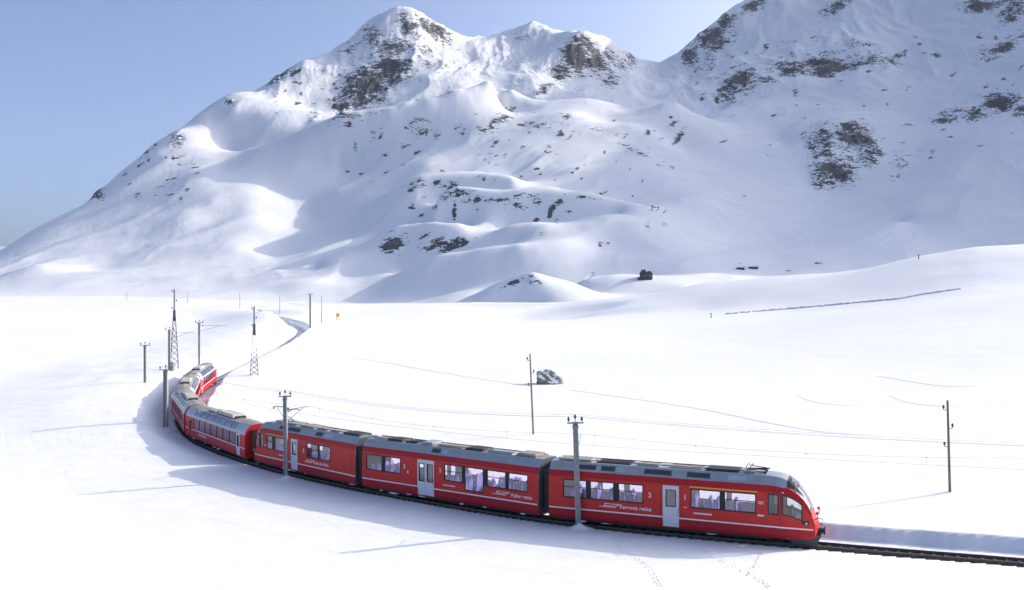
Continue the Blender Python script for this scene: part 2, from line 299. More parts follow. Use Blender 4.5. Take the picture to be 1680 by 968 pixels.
# mountain relief: broad swells, wind-packed drifts, crags where rock breaks through
rel = smooth(500, 1000, YY) * (1 - smooth(2600, 3200, YY))
ZZ += rel * (fbm(XX / 260, YY / 330, 3, .45, 3) * 16 + fbm((XX + .35 * YY) / 60, (YY - .35 * XX) / 170, 4, .5, 21) * 2.2)
es = (math.sin(SUN_AZ), math.cos(SUN_AZ))
def bench(x, y, d, la, lb, A):                       # bench shaped to catch sun as a lit patch: slope flattens, then steps up
    cx_, cy_ = (x - CX) / F * d, d; rx, ry = XX - cx_, YY - cy_
    a_ = (rx * es[0] + ry * es[1]) / la; b_ = (-rx * es[1] + ry * es[0]) / lb
    global ZZ
    ZZ = ZZ - A * a_ * np.exp(-a_ * a_ - b_ * b_)
for q in [(350, 318, 1290, 40, 50, 9), (435, 345, 1220, 40, 45, 10), (480, 328, 1220, 36, 36, 8), (455, 385, 1120, 46, 45, 12), (330, 392, 1130, 40, 36, 10), (410, 432, 1040, 46, 36, 9), (110, 474, 980, 50, 36, 14),
          (470, 232, 1480, 60, 30, 20), (560, 205, 1410, 40, 30, 14), (960, 166, 1370, 60, 40, 22), (1080, 172, 1330, 50, 40, 20), (1340, 36, 1720, 60, 30, 26), (900, 335, 900, 45, 30, 14), (960, 362, 840, 45, 25, 12), (800, 410, 765, 40, 30, 12), (540, 425, 870, 45, 30, 12)]: bench(*q)
up = smooth(250, 600, ZZ)
wx, wy = fbm(XX / 180, YY / 180, 3, .5, 101) * 90, fbm(XX / 180, YY / 180, 3, .5, 111) * 90
da, db = .80 * (XX + wx) + .60 * (YY + wy), -.60 * (XX + wx) + .80 * (YY + wy)     # along and across the prevailing drift ridges
ZZ += rel * (.75 + .55 * up) * (fbm(da / 240, db / 75, 5, .42, 40, True) * 13 + fbm(da / 60, db / 17, 3, .45, 44, True) * .7)
ZZ += rel * up * fbm((XX + wx) / 60, (YY + wy) / 150, 5, .55, 48, True) * 16
crag = fbm((XX + wx * .3 + .15 * ZZ) / 38, (YY * .8 - .25 * ZZ + wy * .3) / 44, 6, .62, 60, True)
ZZ += smooth(.3, .9, RG) * (crag * 19 + fbm(XX / 11, YY / 11, 3, .5, 70) * 6)
# the open field: long low drifts
nf = (1 - far) * smooth(30, 60, YY)
ZZ += nf * (fbm(XX / 60, YY / 60, 4, .5, 5) * np.minimum(1.6, YY * .006) + fbm((XX + YY * .3) / 9, (YY - .2 * XX) / 4.5, 3, .5, 9) * .05)
# extra hollows and scarps on the far field
ZZ += smooth(330, 420, YY) * (1 - smooth(640, 760, YY)) * smooth(.45, .9, fbm(XX / 120, YY / 60, 3, .5, 77) + .5) * -5 * smooth(.0, .12, cols[None] + .1)
# railway cut
near = np.where((YY < 430).any(1))[0]; r1 = near[-1] + 1
px_, py_ = XX[:r1].ravel(), YY[:r1].ravel(); ds = np.full(px_.shape, 1e9); sg = np.zeros_like(ds); tz = np.zeros_like(ds); tsv = np.zeros_like(ds)
tsm = np.arange(0, TS[-1], .5); tpm = np.array([track(s) for s in tsm]); tdm = np.array([track_dir(s) for s in tsm])
cand = np.where((px_ > -150) & (px_ < 80) & (py_ > 25))[0]
for i in range(0, len(cand), 8000):
    j = cand[i:i + 8000]; dx = px_[j][:, None] - tpm[None, :, 0]; dy = py_[j][:, None] - tpm[None, :, 1]
    q = dx * dx + dy * dy; k = q.argmin(1); a = np.arange(len(j)); dx, dy = dx[a, k], dy[a, k]; t = tdm[k]
    al = dx * t[:, 0] + dy * t[:, 1]; d = -dx * t[:, 1] + dy * t[:, 0]
    ds[j] = d; tz[j] = tpm[k, 2] + al * t[:, 2]; tsv[j] = tsm[k] + al
zz = ZZ[:r1].ravel(); rs = tsv - S0
ok = np.abs(ds) < 40
rag = fbm(px_ / 2.2, py_ / 2.2, 3, .5, 90); rag2 = fbm(px_ / 7, py_ / 7, 3, .5, 95)
farb = np.clip((rs - 60) / 60, 0, 1); ob = np.interp(rs, [-100, 48, 66, 90, 115, 170, 230, 290, 330], [.12, .12, 1.0, 2.0, 2.2, 2.8, 4.2, 5.2, 4.5])      # outer bank height
ow = np.interp(rs, [0, 60, 110, 300], [2.2, 4.0, 6.0, 8.0])
ib = np.interp(rs, [-100, 10, 60, 112, 125, 300], [.58, .58, .65, 1.0, 1.5, 1.7]); isv = np.interp(rs, [-100, 108, 117, 300], [0, 0, 1.0, 1.0])
out = tz - .12 + (ob + .0) * smooth(.95, .95 + ow, ds + rag * .25) + (1 - farb) * .06 * rag + farb * .5 * rag2 * smooth(2, 6, ds)
inn = tz - .16 + (ib + .35 * rag2 + .16) * smooth(2.25 - isv, 2.75 + .6 * farb - isv * .9, -ds + rag * .35 + rag2 * .3) + .06 * rag * smooth(1.4, 1.8, -ds)
bank = np.where(ds > 0, out, inn)
bank = np.where(np.abs(ds) < .9, tz - np.where(rs > 117.5, .13, .30), bank)
wo = 1 - smooth(np.interp(rs, [45, 95], [3, 9]), np.interp(rs, [45, 95], [16, 34]), np.abs(ds))
wi = 1 - smooth(4, 22, np.abs(ds))
w = np.where(ds > 0, wo, wi)
zz = np.where(ok, zz * (1 - w) + bank * w, zz)
ZZ[:r1] = zz.reshape(ZZ[:r1].shape)
nr, nc = ZZ.shape
def ground(x, y):
    u = x / y; i = np.interp(y, rows, np.arange(nr)); j = np.interp(u, cols, np.arange(nc))
    i0, j0 = min(int(i), nr - 2), min(int(j), nc - 2); a, b = i - i0, j - j0
    return float((ZZ[i0, j0] * (1 - b) + ZZ[i0, j0 + 1] * b) * (1 - a) + (ZZ[i0 + 1, j0] * (1 - b) + ZZ[i0 + 1, j0 + 1] * b) * a)
def spot(x, y, d0=36, d1=2400):
    """the first place on the ground met by the sight line through a column and row"""
    u, v = (x - CX) / F, (HY - y) / F; d = d0
    while d < d1:
        if CAMZ + v * d <= ground(u * d, d): break
        d *= 1.004
    return Vector((u * d, d, ground(u * d, d)))
me = bpy.data.meshes.new('snowfield')
co = np.stack([XX, YY, ZZ], -1).reshape(-1, 3).astype(np.float32)
idx = np.arange(nr * nc).reshape(nr, nc); q = np.stack([idx[:-1, :-1], idx[:-1, 1:], idx[1:, 1:], idx[1:, :-1]], -1).reshape(-1, 4)
me.vertices.add(len(co)); me.vertices.foreach_set('co', co.ravel())
me.loops.add(q.size); me.loops.foreach_set('vertex_index', q.ravel().astype(np.int32))
me.polygons.add(len(q)); me.polygons.foreach_set('loop_start', np.arange(0, q.size, 4, dtype=np.int32)); me.polygons.foreach_set('loop_total', np.full(len(q), 4, np.int32))
me.polygons.foreach_set('use_smooth', np.ones(len(q), bool))
me.update(calc_edges=True)
at_ = me.attributes.new('rock', 'FLOAT', 'POINT'); at_.data.foreach_set('value', RK.ravel().astype(np.float32))

def snow_terrain():
    m = bpy.data.materials.new('snow_and_rock'); m.use_nodes = True; nt = m.node_tree; N, L = nt.nodes, nt.links; b = N['Principled BSDF']
    geo = N.new('ShaderNodeNewGeometry'); at = N.new('ShaderNodeAttribute'); at.attribute_name = 'rock'
    def noise(scale, detail=6, rough=.6, vec=None, sc=(1, 1, 1), rot=(0, 0, 0)):
        mp = N.new('ShaderNodeMapping'); mp.inputs['Scale'].default_value = sc; mp.inputs['Rotation'].default_value = rot
        L.new(vec or geo.outputs['Position'], mp.inputs[0]); t = N.new('ShaderNodeTexNoise')
        t.inputs['Scale'].default_value = scale; t.inputs['Detail'].default_value = detail; t.inputs['Roughness'].default_value = rough
        L.new(mp.outputs[0], t.inputs['Vector']); return t.outputs['Fac']
    def mth(op, a, c=None, v=None):
        t = N.new('ShaderNodeMath'); t.operation = op
        for i, s in enumerate((a, c)):
            if s is None: continue
            if isinstance(s, (int, float)): t.inputs[i].default_value = s
            else: L.new(s, t.inputs[i])
        return t.outputs[0]
    def rng_(a, lo, hi):
        t = N.new('ShaderNodeMapRange'); t.interpolation_type = 'SMOOTHSTEP'; t.inputs[1].default_value = lo; t.inputs[2].default_value = hi; L.new(a, t.inputs[0]); return t.outputs[0]
    n1 = noise(.035, 8, .7, None, (1, .6, 1.3), (.5, .6, .4)); n2 = noise(.10, 6, .65, None, (.8, 1, 2.0), (.4, .7, 0))
    n3 = noise(.26, 5, .65, None, (.7, .7, 1.8), (.3, -.6, .2))
    f = mth('ADD', mth('ADD', mth('MULTIPLY', n1, .75), mth('MULTIPLY', n2, .7)), mth('MULTIPLY', n3, .8))
    sp = N.new('ShaderNodeSeparateXYZ'); L.new(geo.outputs['Normal'], sp.inputs[0])
    f = mth('ADD', f, mth('MULTIPLY', at.outputs['Fac'], .40)); f = mth('ADD', f, mth('MINIMUM', mth('MULTIPLY', mth('SUBTRACT', .8, sp.outputs[2]), .7), .09))
    rock = rng_(f, 1.34, 1.385)
    rock = mth('MULTIPLY', rock, rng_(at.outputs['Fac'], .05, .14))
    rc = N.new('ShaderNodeValToRGB'); e = rc.color_ramp.elements; e[0].position = .3; e[0].color = (.045, .05, .06, 1); e[1].position = .72; e[1].color = (.145, .145, .15, 1)
    L.new(noise(.06, 8, .7, None, (1, 1, 2)), rc.inputs[0])
    sc_ = N.new('ShaderNodeValToRGB'); e = sc_.color_ramp.elements; e[0].position = .3; e[0].color = (.83, .835, .845, 1); e[1].position = .7; e[1].color = (.885, .887, .89, 1)
    L.new(noise(.5, 5), sc_.inputs[0])
    mx = N.new('ShaderNodeMix'); mx.data_type = 'RGBA'; L.new(rock, mx.inputs[0]); L.new(sc_.outputs[0], mx.inputs[6]); L.new(rc.outputs[0], mx.inputs[7])
    L.new(mx.outputs[2], b.inputs['Base Color']); b.inputs['Roughness'].default_value = .75; b.inputs['Specular IOR Level'].default_value = .25
    # relief: wind ripples near by, coarser with distance
    h = mth('ADD', mth('MULTIPLY', noise(1.6, 5, .6, None, (1, 2.2, 1), (0, 0, .4)), .10), mth('MULTIPLY', noise(.12, 6, .6, None, (1, 1.8, 1), (0, 0, -.5)), .55))
    h = mth('ADD', h, mth('MULTIPLY', rock, mth('MULTIPLY', n2, 10.0)))
    bp = N.new('ShaderNodeBump'); bp.inputs['Strength'].default_value = .34; bp.inputs['Distance'].default_value = 1.0; L.new(h, bp.inputs['Height']); L.new(bp.outputs[0], b.inputs['Normal'])
    return m
SNOW = snow_terrain()
terrain = tag(link('terrain', me, None, [SNOW]), 'snow covered field rising to rocky snow mountains', 'terrain', None, 'structure')

# ------------------------------------------------------------------ materials of the train and the line
RED = mat('red_paint', (.58, .034, .027), .42, 0, .25, .06, 1.5)
DRED = mat('dark_red_bands', (.40, .012, .02), .42, 0, .25, .08, 1.5)  # darker red for the top and bottom bands of the railcar sides
PRED = mat('crimson_paint', (.54, .018, .024), .4, 0, .28, .07, 1.2)
GREY = mat('grey_roof_paint', (.32, .355, .39), .45, 0, .5, .12, 2)
LGREY = mat('light_grey_paint', (.62, .64, .67), .4, 0, .5, .05, 2)
PGLASSG = mat('pale_roof_paint', (.40, .47, .54), .35, 0, .5, .08, 2)
WHITE = mat('white_paint', (.78, .77, .77), .5)
BROWN = mat('dusty_roof', (.30, .283, .265), .8, 0, .3, .3, 3)
BEIGE = mat('beige_unit', (.52, .49, .44), .7, 0, .3, .15, 3)
DARK = mat('dark_machinery', (.035, .035, .04), .6, 0, .4, .4, 8)
GRILL = mat('dark_grille', (.085, .10, .125), .5, 0, .4, .2, 10)
BLACK = mat('black_rubber', (.012, .012, .014), .55)
YEL = mat('yellow_paint', (.80, .42, .03), .5)
STEEL = mat('galvanised_steel', (.32, .34, .34), .5, .4, .5, .2, 5)
LAT = mat('weathered_lattice', (.13, .12, .11), .7, 0, .5, .25, 6)
WOOD = mat('weathered_wood', (.27, .175, .115), .85, 0, .2, .35, 6)
BRN = mat('brown_porcelain', (.075, .035, .03), .3)
SEATM = mat('violet_seat_cloth', (.34, .31, .66), .9, 0, .2, .1, 6)
LIN = mat('cream_lining', (.72, .70, .62), .6)
FLOORM = mat('vehicle_floor', (.16, .17, .22), .7)
RAILM = mat('rail_steel', (.10, .075, .06), .45, .5, .5, .3, 8)
TIE = mat('tarred_sleeper', (.06, .05, .045), .85, 0, .2, .4, 6)
BALL = mat('ballast_with_snow', (.16, .15, .15), .95, 0, .2, .75, 5, .8, 25)
ROCKM = mat('grey_rock', (.16, .155, .15), .9, 0, .2, .45, 1.2, .8, 6)
WIRE = mat('copper_wire', (.22, .23, .23), .5, .3)
SKIN = mat('skin', (.5, .3, .22), .6); HAIR = mat('dark_hair', (.03, .022, .018), .7)
SNOWP = mat('piled_snow', (.86, .865, .87), .75, 0, .2, .02, 3, .5, 8)
def glass(name, tint, gl=.16):
    m = bpy.data.materials.new(name); m.use_nodes = True; N, L = m.node_tree.nodes, m.node_tree.links
    N.remove(N['Principled BSDF']); t = N.new('ShaderNodeBsdfTransparent'); t.inputs[0].default_value = (*tint, 1)
    g = N.new('ShaderNodeBsdfGlossy'); g.inputs['Roughness'].default_value = .03; g.inputs['Color'].default_value = (.95, .96, 1, 1)
    f = N.new('ShaderNodeLayerWeight'); f.inputs['Blend'].default_value = .5; pw = N.new('ShaderNodeMath'); pw.operation = 'POWER'; pw.inputs[1].default_value = 4; a = N.new('ShaderNodeMath'); a.operation = 'MULTIPLY_ADD'; a.inputs[1].default_value = .8; a.inputs[2].default_value = gl
    x = N.new('ShaderNodeMixShader'); L.new(f.outputs['Facing'], pw.inputs[0]); L.new(pw.outputs[0], a.inputs[0]); L.new(a.outputs[0], x.inputs[0]); L.new(t.outputs[0], x.inputs[1]); L.new(g.outputs[0], x.inputs[2])
    L.new(x.outputs[0], N['Material Output'].inputs[0]); return m
GL = glass('window_glass', (.87, .85, .93), .11); GLD = glass('tinted_glass', (.24, .28, .28), .10); GLR = glass('roof_glass', (.10, .13, .18), .22); GLW = glass('windscreen_glass', (.75, .82, .84), .10)

# ------------------------------------------------------------------ the track
def ribbon(name, s0, s1, prof, m, step=.6, parent=None):
    ss = np.arange(s0, s1 + step, step); b = MB(); vs = [offset(s, d, z) for s in ss for d, z in prof]; n = len(prof)
    b.add(vs, [(i * n + k, i * n + k + 1, (i + 1) * n + k + 1, (i + 1) * n + k) for i in range(len(ss) - 1) for k in range(n - 1)])
    return b.build(name, m, parent)
tr = tag(ribbon('railway_track', 4, S0 + 119, [(-1.05, -.30), (-.85, -.17), (.85, -.17), (1.05, -.30)], BALL), 'dark railway track in a trench cut through the snow', 'railway track', None, 'structure')
for d in (-.5, .5):
    ribbon('rail', 4, 330, [(d - .06, -.16), (d - .035, -.03), (d - .035, 0), (d + .035, 0), (d + .035, -.03), (d + .06, -.16)], RAILM, .6, tr)
b = MB(); b.box(-.12, .12, -.8, .8, -.19, -.115, 0, .94); tie_me = b.mesh('sleeper'); tie_me.materials.append(TIE)
for i in range(200):
    s = 6 + i * .62; p = offset(s, 0); t = track_dir(s)
    inst('sleeper', tie_me, tr, p, (0, 0, math.atan2(t[1], t[0]) + random.uniform(-.02, .02)))

def rock_lump(r, n=3, seed=0, amp=.35):
    bm = bmesh.new(); bmesh.ops.create_icosphere(bm, subdivisions=n, radius=1); rr = np.random.default_rng(seed); ph = rr.uniform(0, 6, (12, 4))
    for v in bm.verts:
        d = sum(math.sin(p[0] + v.co.x * (1.5 + i * .5) + p[1] * v.co.y + (1 + i * .4) * v.co.z * p[2] / 3) / (1 + i) for i, p in enumerate(ph)); v.co *= 1 + amp * d * .3
        v.co = Vector((v.co.x * r[0], v.co.y * r[1], v.co.z * r[2]))
    me = bpy.data.meshes.new('rock'); bm.to_mesh(me); bm.free(); me.polygons.foreach_set('use_smooth', [True] * len(me.polygons)); return me

# ------------------------------------------------------------------ rail cars
def interp(prof, z):
    return float(np.interp(z, [p[1] for p in prof], [p[0] for p in prof]))
def shell(prof, roofprof, L0, L1, opens, zb, zmat, df, nose=None, roofopens=(), roofmat=0):
    """side walls with real openings plus the roof; opens: (x0,x1,z0,z1)"""
    xs = {L0, L1}; zs = set(zb)
    for x0, x1, z0, z1 in opens: xs |= {x0, x1}; zs |= {z0, z1}
    for r in roofopens: xs |= {r[0], r[1]}
    if nose: xs |= set(np.arange(nose, L1, .14))
    xs = sorted(round(x, 4) for x in xs); xs = [x for i, x in enumerate(xs) if i == 0 or x - xs[i - 1] > 1e-3]; zs = sorted(zs)
    b = MB()
    for sgn in (-1, 1):
        vs = [df(x, sgn * interp(prof, z), z) for x in xs for z in zs]; n = len(zs)
        for k in range(n - 1):
            fs = []
            for i in range(len(xs) - 1):
                cx, cz = (xs[i] + xs[i + 1]) / 2, (zs[k] + zs[k + 1]) / 2
                if any(o[0] - 1e-3 < cx < o[1] + 1e-3 and o[2] < cz < o[3] for o in opens): continue
                fs.append((i * n + k, (i + 1) * n + k, (i + 1) * n + k + 1, i * n + k + 1))
            b.add(vs, fs, zmat((zs[k] + zs[k + 1]) / 2), nose is not None and False)
        m = len(roofprof); vs = [df(x, sgn * y, z) for x in xs for y, z in roofprof]
        for k in range(m - 1):
            for i in range(len(xs) - 1):
                cx = (xs[i] + xs[i + 1]) / 2
                if any(o[0] - 1e-3 < cx < o[1] + 1e-3 and o[2] <= k <= o[3] for o in roofopens): continue
                b.add([vs[i * m + k], vs[(i + 1) * m + k], vs[(i + 1) * m + k + 1], vs[i * m + k + 1]], [(0, 1, 2, 3)], roofmat(k, cx))
    return b
def endcap(b, prof, roofprof, x, df, mi, z0, x2=None, mi2=None):
    pr = [(interp(prof, z), z) for z in np.linspace(z0, roofprof[0][1], 8)] + list(roofprof[1:])
    pts = [df(x, -y, z) for y, z in pr] + [df(x, y, z) for y, z in reversed(pr)]
    n = len(pts); c = Vector((0, 0, 0))
    for p in pts: c += Vector(p)
    c /= n
    if x2: c.x += x2
    b.add(pts + [tuple(c)], [(i, (i + 1) % n, n) for i in range(n)], mi)
def ring(o, prof, sgn, df, w=.07, out=.014, dep=.06, nx=1, nz=1, bars=()):
    """window frame following the side wall; bars: extra horizontal glazing bars (heights)"""
    x0, x1, z0, z1 = o; b = MB()
    def P(x, z, dy): return df(x, sgn * (interp(prof, z) + dy), z)
    def strip(xa, xb, za, zc, n1, n2):
        for i in range(n1):
            for k in range(n2):
                a0, a1 = xa + (xb - xa) * i / n1, xa + (xb - xa) * (i + 1) / n1; c0, c1 = za + (zc - za) * k / n2, za + (zc - za) * (k + 1) / n2
                q = [P(a0, c0, out), P(a1, c0, out), P(a1, c1, out), P(a0, c1, out), P(a0, c0, -dep), P(a1, c0, -dep), P(a1, c1, -dep), P(a0, c1, -dep)]
                b.add(q, [(0, 1, 2, 3), (7, 6, 5, 4), (0, 4, 5, 1), (1, 5, 6, 2), (2, 6, 7, 3), (3, 7, 4, 0)])
    e = .025
    strip(x0 - e, x1 + e, z0 - e, z0 + w - e, nx, 1); strip(x0 - e, x1 + e, z1 - w + e, z1 + e, nx, 1)
    strip(x0 - e, x0 + w - e, z0 + w - e, z1 - w + e, 1, nz); strip(x1 - w + e, x1 + e, z0 + w - e, z1 - w + e, 1, nz)
    for h in bars: strip(x0 + w - e, x1 - w + e, h - .018, h + .018, nx, 1)
    g = MB()
    for i in range(nx):
        for k in range(nz):
            a0, a1 = x0 + (x1 - x0) * i / nx, x0 + (x1 - x0) * (i + 1) / nx; c0, c1 = z0 + (z1 - z0) * k / nz, z0 + (z1 - z0) * (k + 1) / nz
            g.add([P(a0, c0, -.03), P(a1, c0, -.03), P(a1, c1, -.03), P(a0, c1, -.03)], [(0, 1, 2, 3)], 0, True)
    return b, g
def window(o, prof, sgn, df, parent, gm, fm=BLACK, name='window', **k):
    b, g = ring(o, prof, sgn, df, **k); f = b.build(name, fm, parent); g.build('pane', gm, f); return f
def text(s, size, parent, x, z, y, sgn, m=WHITE, name='lettering', bold=True):
    cu = bpy.data.curves.new('lettering', 'FONT'); cu.body = s; cu.size = size; cu.extrude = .002; cu.align_x = 'CENTER'
    if bold: cu.offset = size * .012
    cu.resolution_u = 2; t = bpy.data.objects.new('tmp', cu); C.objects.link(t); dg = bpy.context.evaluated_depsgraph_get()
    me = bpy.data.meshes.new_from_object(t.evaluated_get(dg)); bpy.data.objects.remove(t)
    me.materials.clear(); o = link(name, me, parent, [m]); o['kind'] = 'stuff'
    o.location = (x, y * sgn, z); o.rotation_euler = (R(90), 0, 0 if sgn < 0 else R(180)); return o
def logo(parent, x, z, y, sgn, fwd, k=1):
    """the slanted speed-line emblem beside the lettering"""
    b = MB(); yy = sgn * y; d = -.003 * -sgn
    def bar(xa, xb, za, zc, sl=.5):
        q = []
        for yv in (yy, yy + sgn * .004):
            q += [(x + fwd * k * (xa + za * sl), yv, z + k * za), (x + fwd * k * (xb + za * sl), yv, z + k * za), (x + fwd * k * (xb + zc * sl), yv, z + k * zc), (x + fwd * k * (xa + zc * sl), yv, z + k * zc)]
        b.add(q, [(0, 1, 2, 3), (7, 6, 5, 4), (0, 4, 5, 1), (1, 5, 6, 2), (2, 6, 7, 3), (3, 7, 4, 0)])
    bar(-.62, .48, 0, .035); bar(-.34, .02, .07, .11); bar(-.30, .0, .2, .24); bar(.04, .36, .07, .11); bar(.06, .36, .2, .24); bar(.40, .46, .07, .24); bar(.46, .70, .2, .24); bar(.46, .64, .12, .155); bar(-.36, -.30, .07, .24)
    return b.build('emblem', WHITE, parent)
# shared part meshes
b = MB(); b.box(-.24, .24, -.48, .48, .62, 1.02, 0, .96); b.box(-.30, -.14, -.48, -.02, .98, 1.72, 0, .93); b.box(-.30, -.14, .02, .48, .98, 1.72, 0, .93)
b.box(-.28, -.16, -.40, -.10, 1.70, 1.90, 0, .8); b.box(-.28, -.16, .10, .40, 1.70, 1.90, 0, .8)
seat_me = b.mesh('seat'); seat_me.materials.append(SEATM)
b = MB(); b.box(-1.15, 1.15, .66, .84, .28, .52, 0); b.box(-1.15, 1.15, -.84, -.66, .28, .52, 0); b.box(-.2, .2, -.7, .7, .3, .5); bog_me = b.mesh('bogie'); bog_me.materials.append(DARK)
b = MB(); b.lathe((0, 0, .37), [(.37, -.06), (.37, .05), (.33, .06), (.12, .08)], 16, 0, 'y'); whl_me = b.mesh('wheel'); whl_me.materials.append(DARK)
def bogie(parent, x):
    o = inst('bogie', bog_me, parent, (x, 0, 0))
    for dx in (-.8, .8):
        for dy in (-.5, .5): inst('wheel', whl_me, o, (dx, dy, 0), (0, 0, 0 if dy > 0 else math.pi))
def seats(parent, xs, z=.25):
    for i, x in enumerate(xs):
        for y in (-.72, .72): inst('seat', seat_me, parent, (x, y, z), (0, 0, 0 if i % 2 else math.pi))
def lining(prof, x0, x1, opens, parent, top=3.25, fl=.85):
    zs = sorted({fl, top} | {o[2] for o in opens} | {o[3] for o in opens}); zs = [z for z in zs if fl <= z <= top]
    xs = sorted({x0, x1} | {x for o in opens for x in o[:2] if x0 < x < x1}); b = MB()
    for sgn in (-1, 1):
        for i in range(len(xs) - 1):
            for k in range(len(zs) - 1):
                cx, cz = (xs[i] + xs[i + 1]) / 2, (zs[k] + zs[k + 1]) / 2
                if any(o[0] < cx < o[1] and o[2] < cz < o[3] for o in opens): continue
                y = lambda z: sgn * (interp(prof, z) - .08)
                b.add([(xs[i], y(zs[k]), zs[k]), (xs[i + 1], y(zs[k]), zs[k]), (xs[i + 1], y(zs[k + 1]), zs[k + 1]), (xs[i], y(zs[k + 1]), zs[k + 1])], [(0, 1, 2, 3)])
    yt = interp(prof, top) - .08; b.add([(x0, -yt, top), (x1, -yt, top), (x1, yt, top), (x0, yt, top)], [(0, 1, 2, 3)])
    b.add([(x0, -1.2, fl), (x1, -1.2, fl), (x1, 1.2, fl), (x0, 1.2, fl)], [(0, 1, 2, 3)], 1)
    return b.build('interior_lining', [LIN, FLOORM], parent)
def stripe(parent, prof, x0, x1, z0, z1, m, df, gaps=(), name='stripe', nose=None, out=.006):
    b = MB(); xs = sorted({x0, x1} | {g for q in gaps for g in q} | (set(np.arange(nose, x1, .14)) if nose else set()))
    for sgn in (-1, 1):
        for a, c in zip(xs[:-1], xs[1:]):
            if any(g[0] - 1e-3 < (a + c) / 2 < g[1] + 1e-3 for g in gaps): continue
            q = [df(x, sgn * (interp(prof, z) + o), z) for o in (out, -.004) for x, z in ((a, z0), (c, z0), (c, z1), (a, z1))]
            b.add(q, [(0, 1, 2, 3), (7, 6, 5, 4), (0, 4, 5, 1), (1, 5, 6, 2), (2, 6, 7, 3), (3, 7, 4, 0)])
    return b.build(name, m, parent)
def door(parent, prof, sgn, x0, x1, z0, z1, m, gm, leaves=1, wz=(1.85, 2.85), wi=.2):
    b = MB(); n = leaves; zz = [z0, wz[0], wz[1], z1]; d = None
    o = 0.012
    for i in range(n):
        a, c = x0 + (x1 - x0) * i / n + .008, x0 + (x1 - x0) * (i + 1) / n - .008; b = MB(); xx = [a, a + wi, c - wi, c]
        for j in range(3):
            for k in range(3):
                if j == 1 and k == 1: continue
                q = [(xx[p], sgn * (interp(prof, zz[r]) + oo), zz[r]) for oo in (o, -.05) for p, r in ((j, k), (j + 1, k), (j + 1, k + 1), (j, k + 1))]
                b.add(q, [(0, 1, 2, 3), (7, 6, 5, 4), (0, 4, 5, 1), (1, 5, 6, 2), (2, 6, 7, 3), (3, 7, 4, 0)])
        d = b.build('door', m, parent); window((xx[1], xx[2], wz[0], wz[1]), prof, sgn, lambda x, y, z: (x, y, z), d, gm, name='door_window', w=.05, out=.018)
        h = MB(); h.tube([(c - .06, sgn * (interp(prof, 1.5) + .04), 1.35), (c - .06, sgn * (interp(prof, 1.7) + .04), 1.7)], .015, 5); h.build('handle', STEEL, d)
clump_me = rock_lump((.26, .10, .09), 2, 21, .6); clump_me.materials.append(SNOWP)
def snow_under(car, L, seed):
    rr = random.Random(seed)
    for i in range(9):
        inst('snow_clump', clump_me, car, (rr.uniform(.8, L - 1.2), rr.choice((-1, 1)) * rr.uniform(.86, 1.02), rr.uniform(.20, .34)), (0, 0, rr.uniform(-.2, .2)), (rr.uniform(.6, 1.9), 1, rr.uniform(.5, 1)))
SEAM = mat('panel_gap', (.16, .012, .012), .7)
def seams(car, prof, xs, z0, z1):
    for x in xs:
        for sg in (-1, 1):
            b = MB(); zs = [z for z in np.linspace(z0, z1, 6)]
            for a, c in zip(zs[:-1], zs[1:]):
                q = [(xx, sg * (interp(prof, z) + o), z) for o in (.003, -.004) for xx, z in ((x - .012, a), (x + .012, a), (x + .012, c), (x - .012, c))]
                b.add(q, [(0, 1, 2, 3), (7, 6, 5, 4), (0, 4, 5, 1), (1, 5, 6, 2), (2, 6, 7, 3), (3, 7, 4, 0)])
            b.build('panel_seam', SEAM, car)
def place_car(name, a, b_, label, cat, flip=False):
    A, B = track(S0 + a), track(S0 + b_)
    if flip: A, B = B, A
    f = Vector(A - B); e = bpy.data.objects.new(name, None); C.objects.link(e); e.location = B; e.empty_display_size = .3
    e.rotation_euler = (0, -math.asin(f.z / f.length), math.atan2(f.y, f.x)); return tag(e, label, cat, 'red train cars')

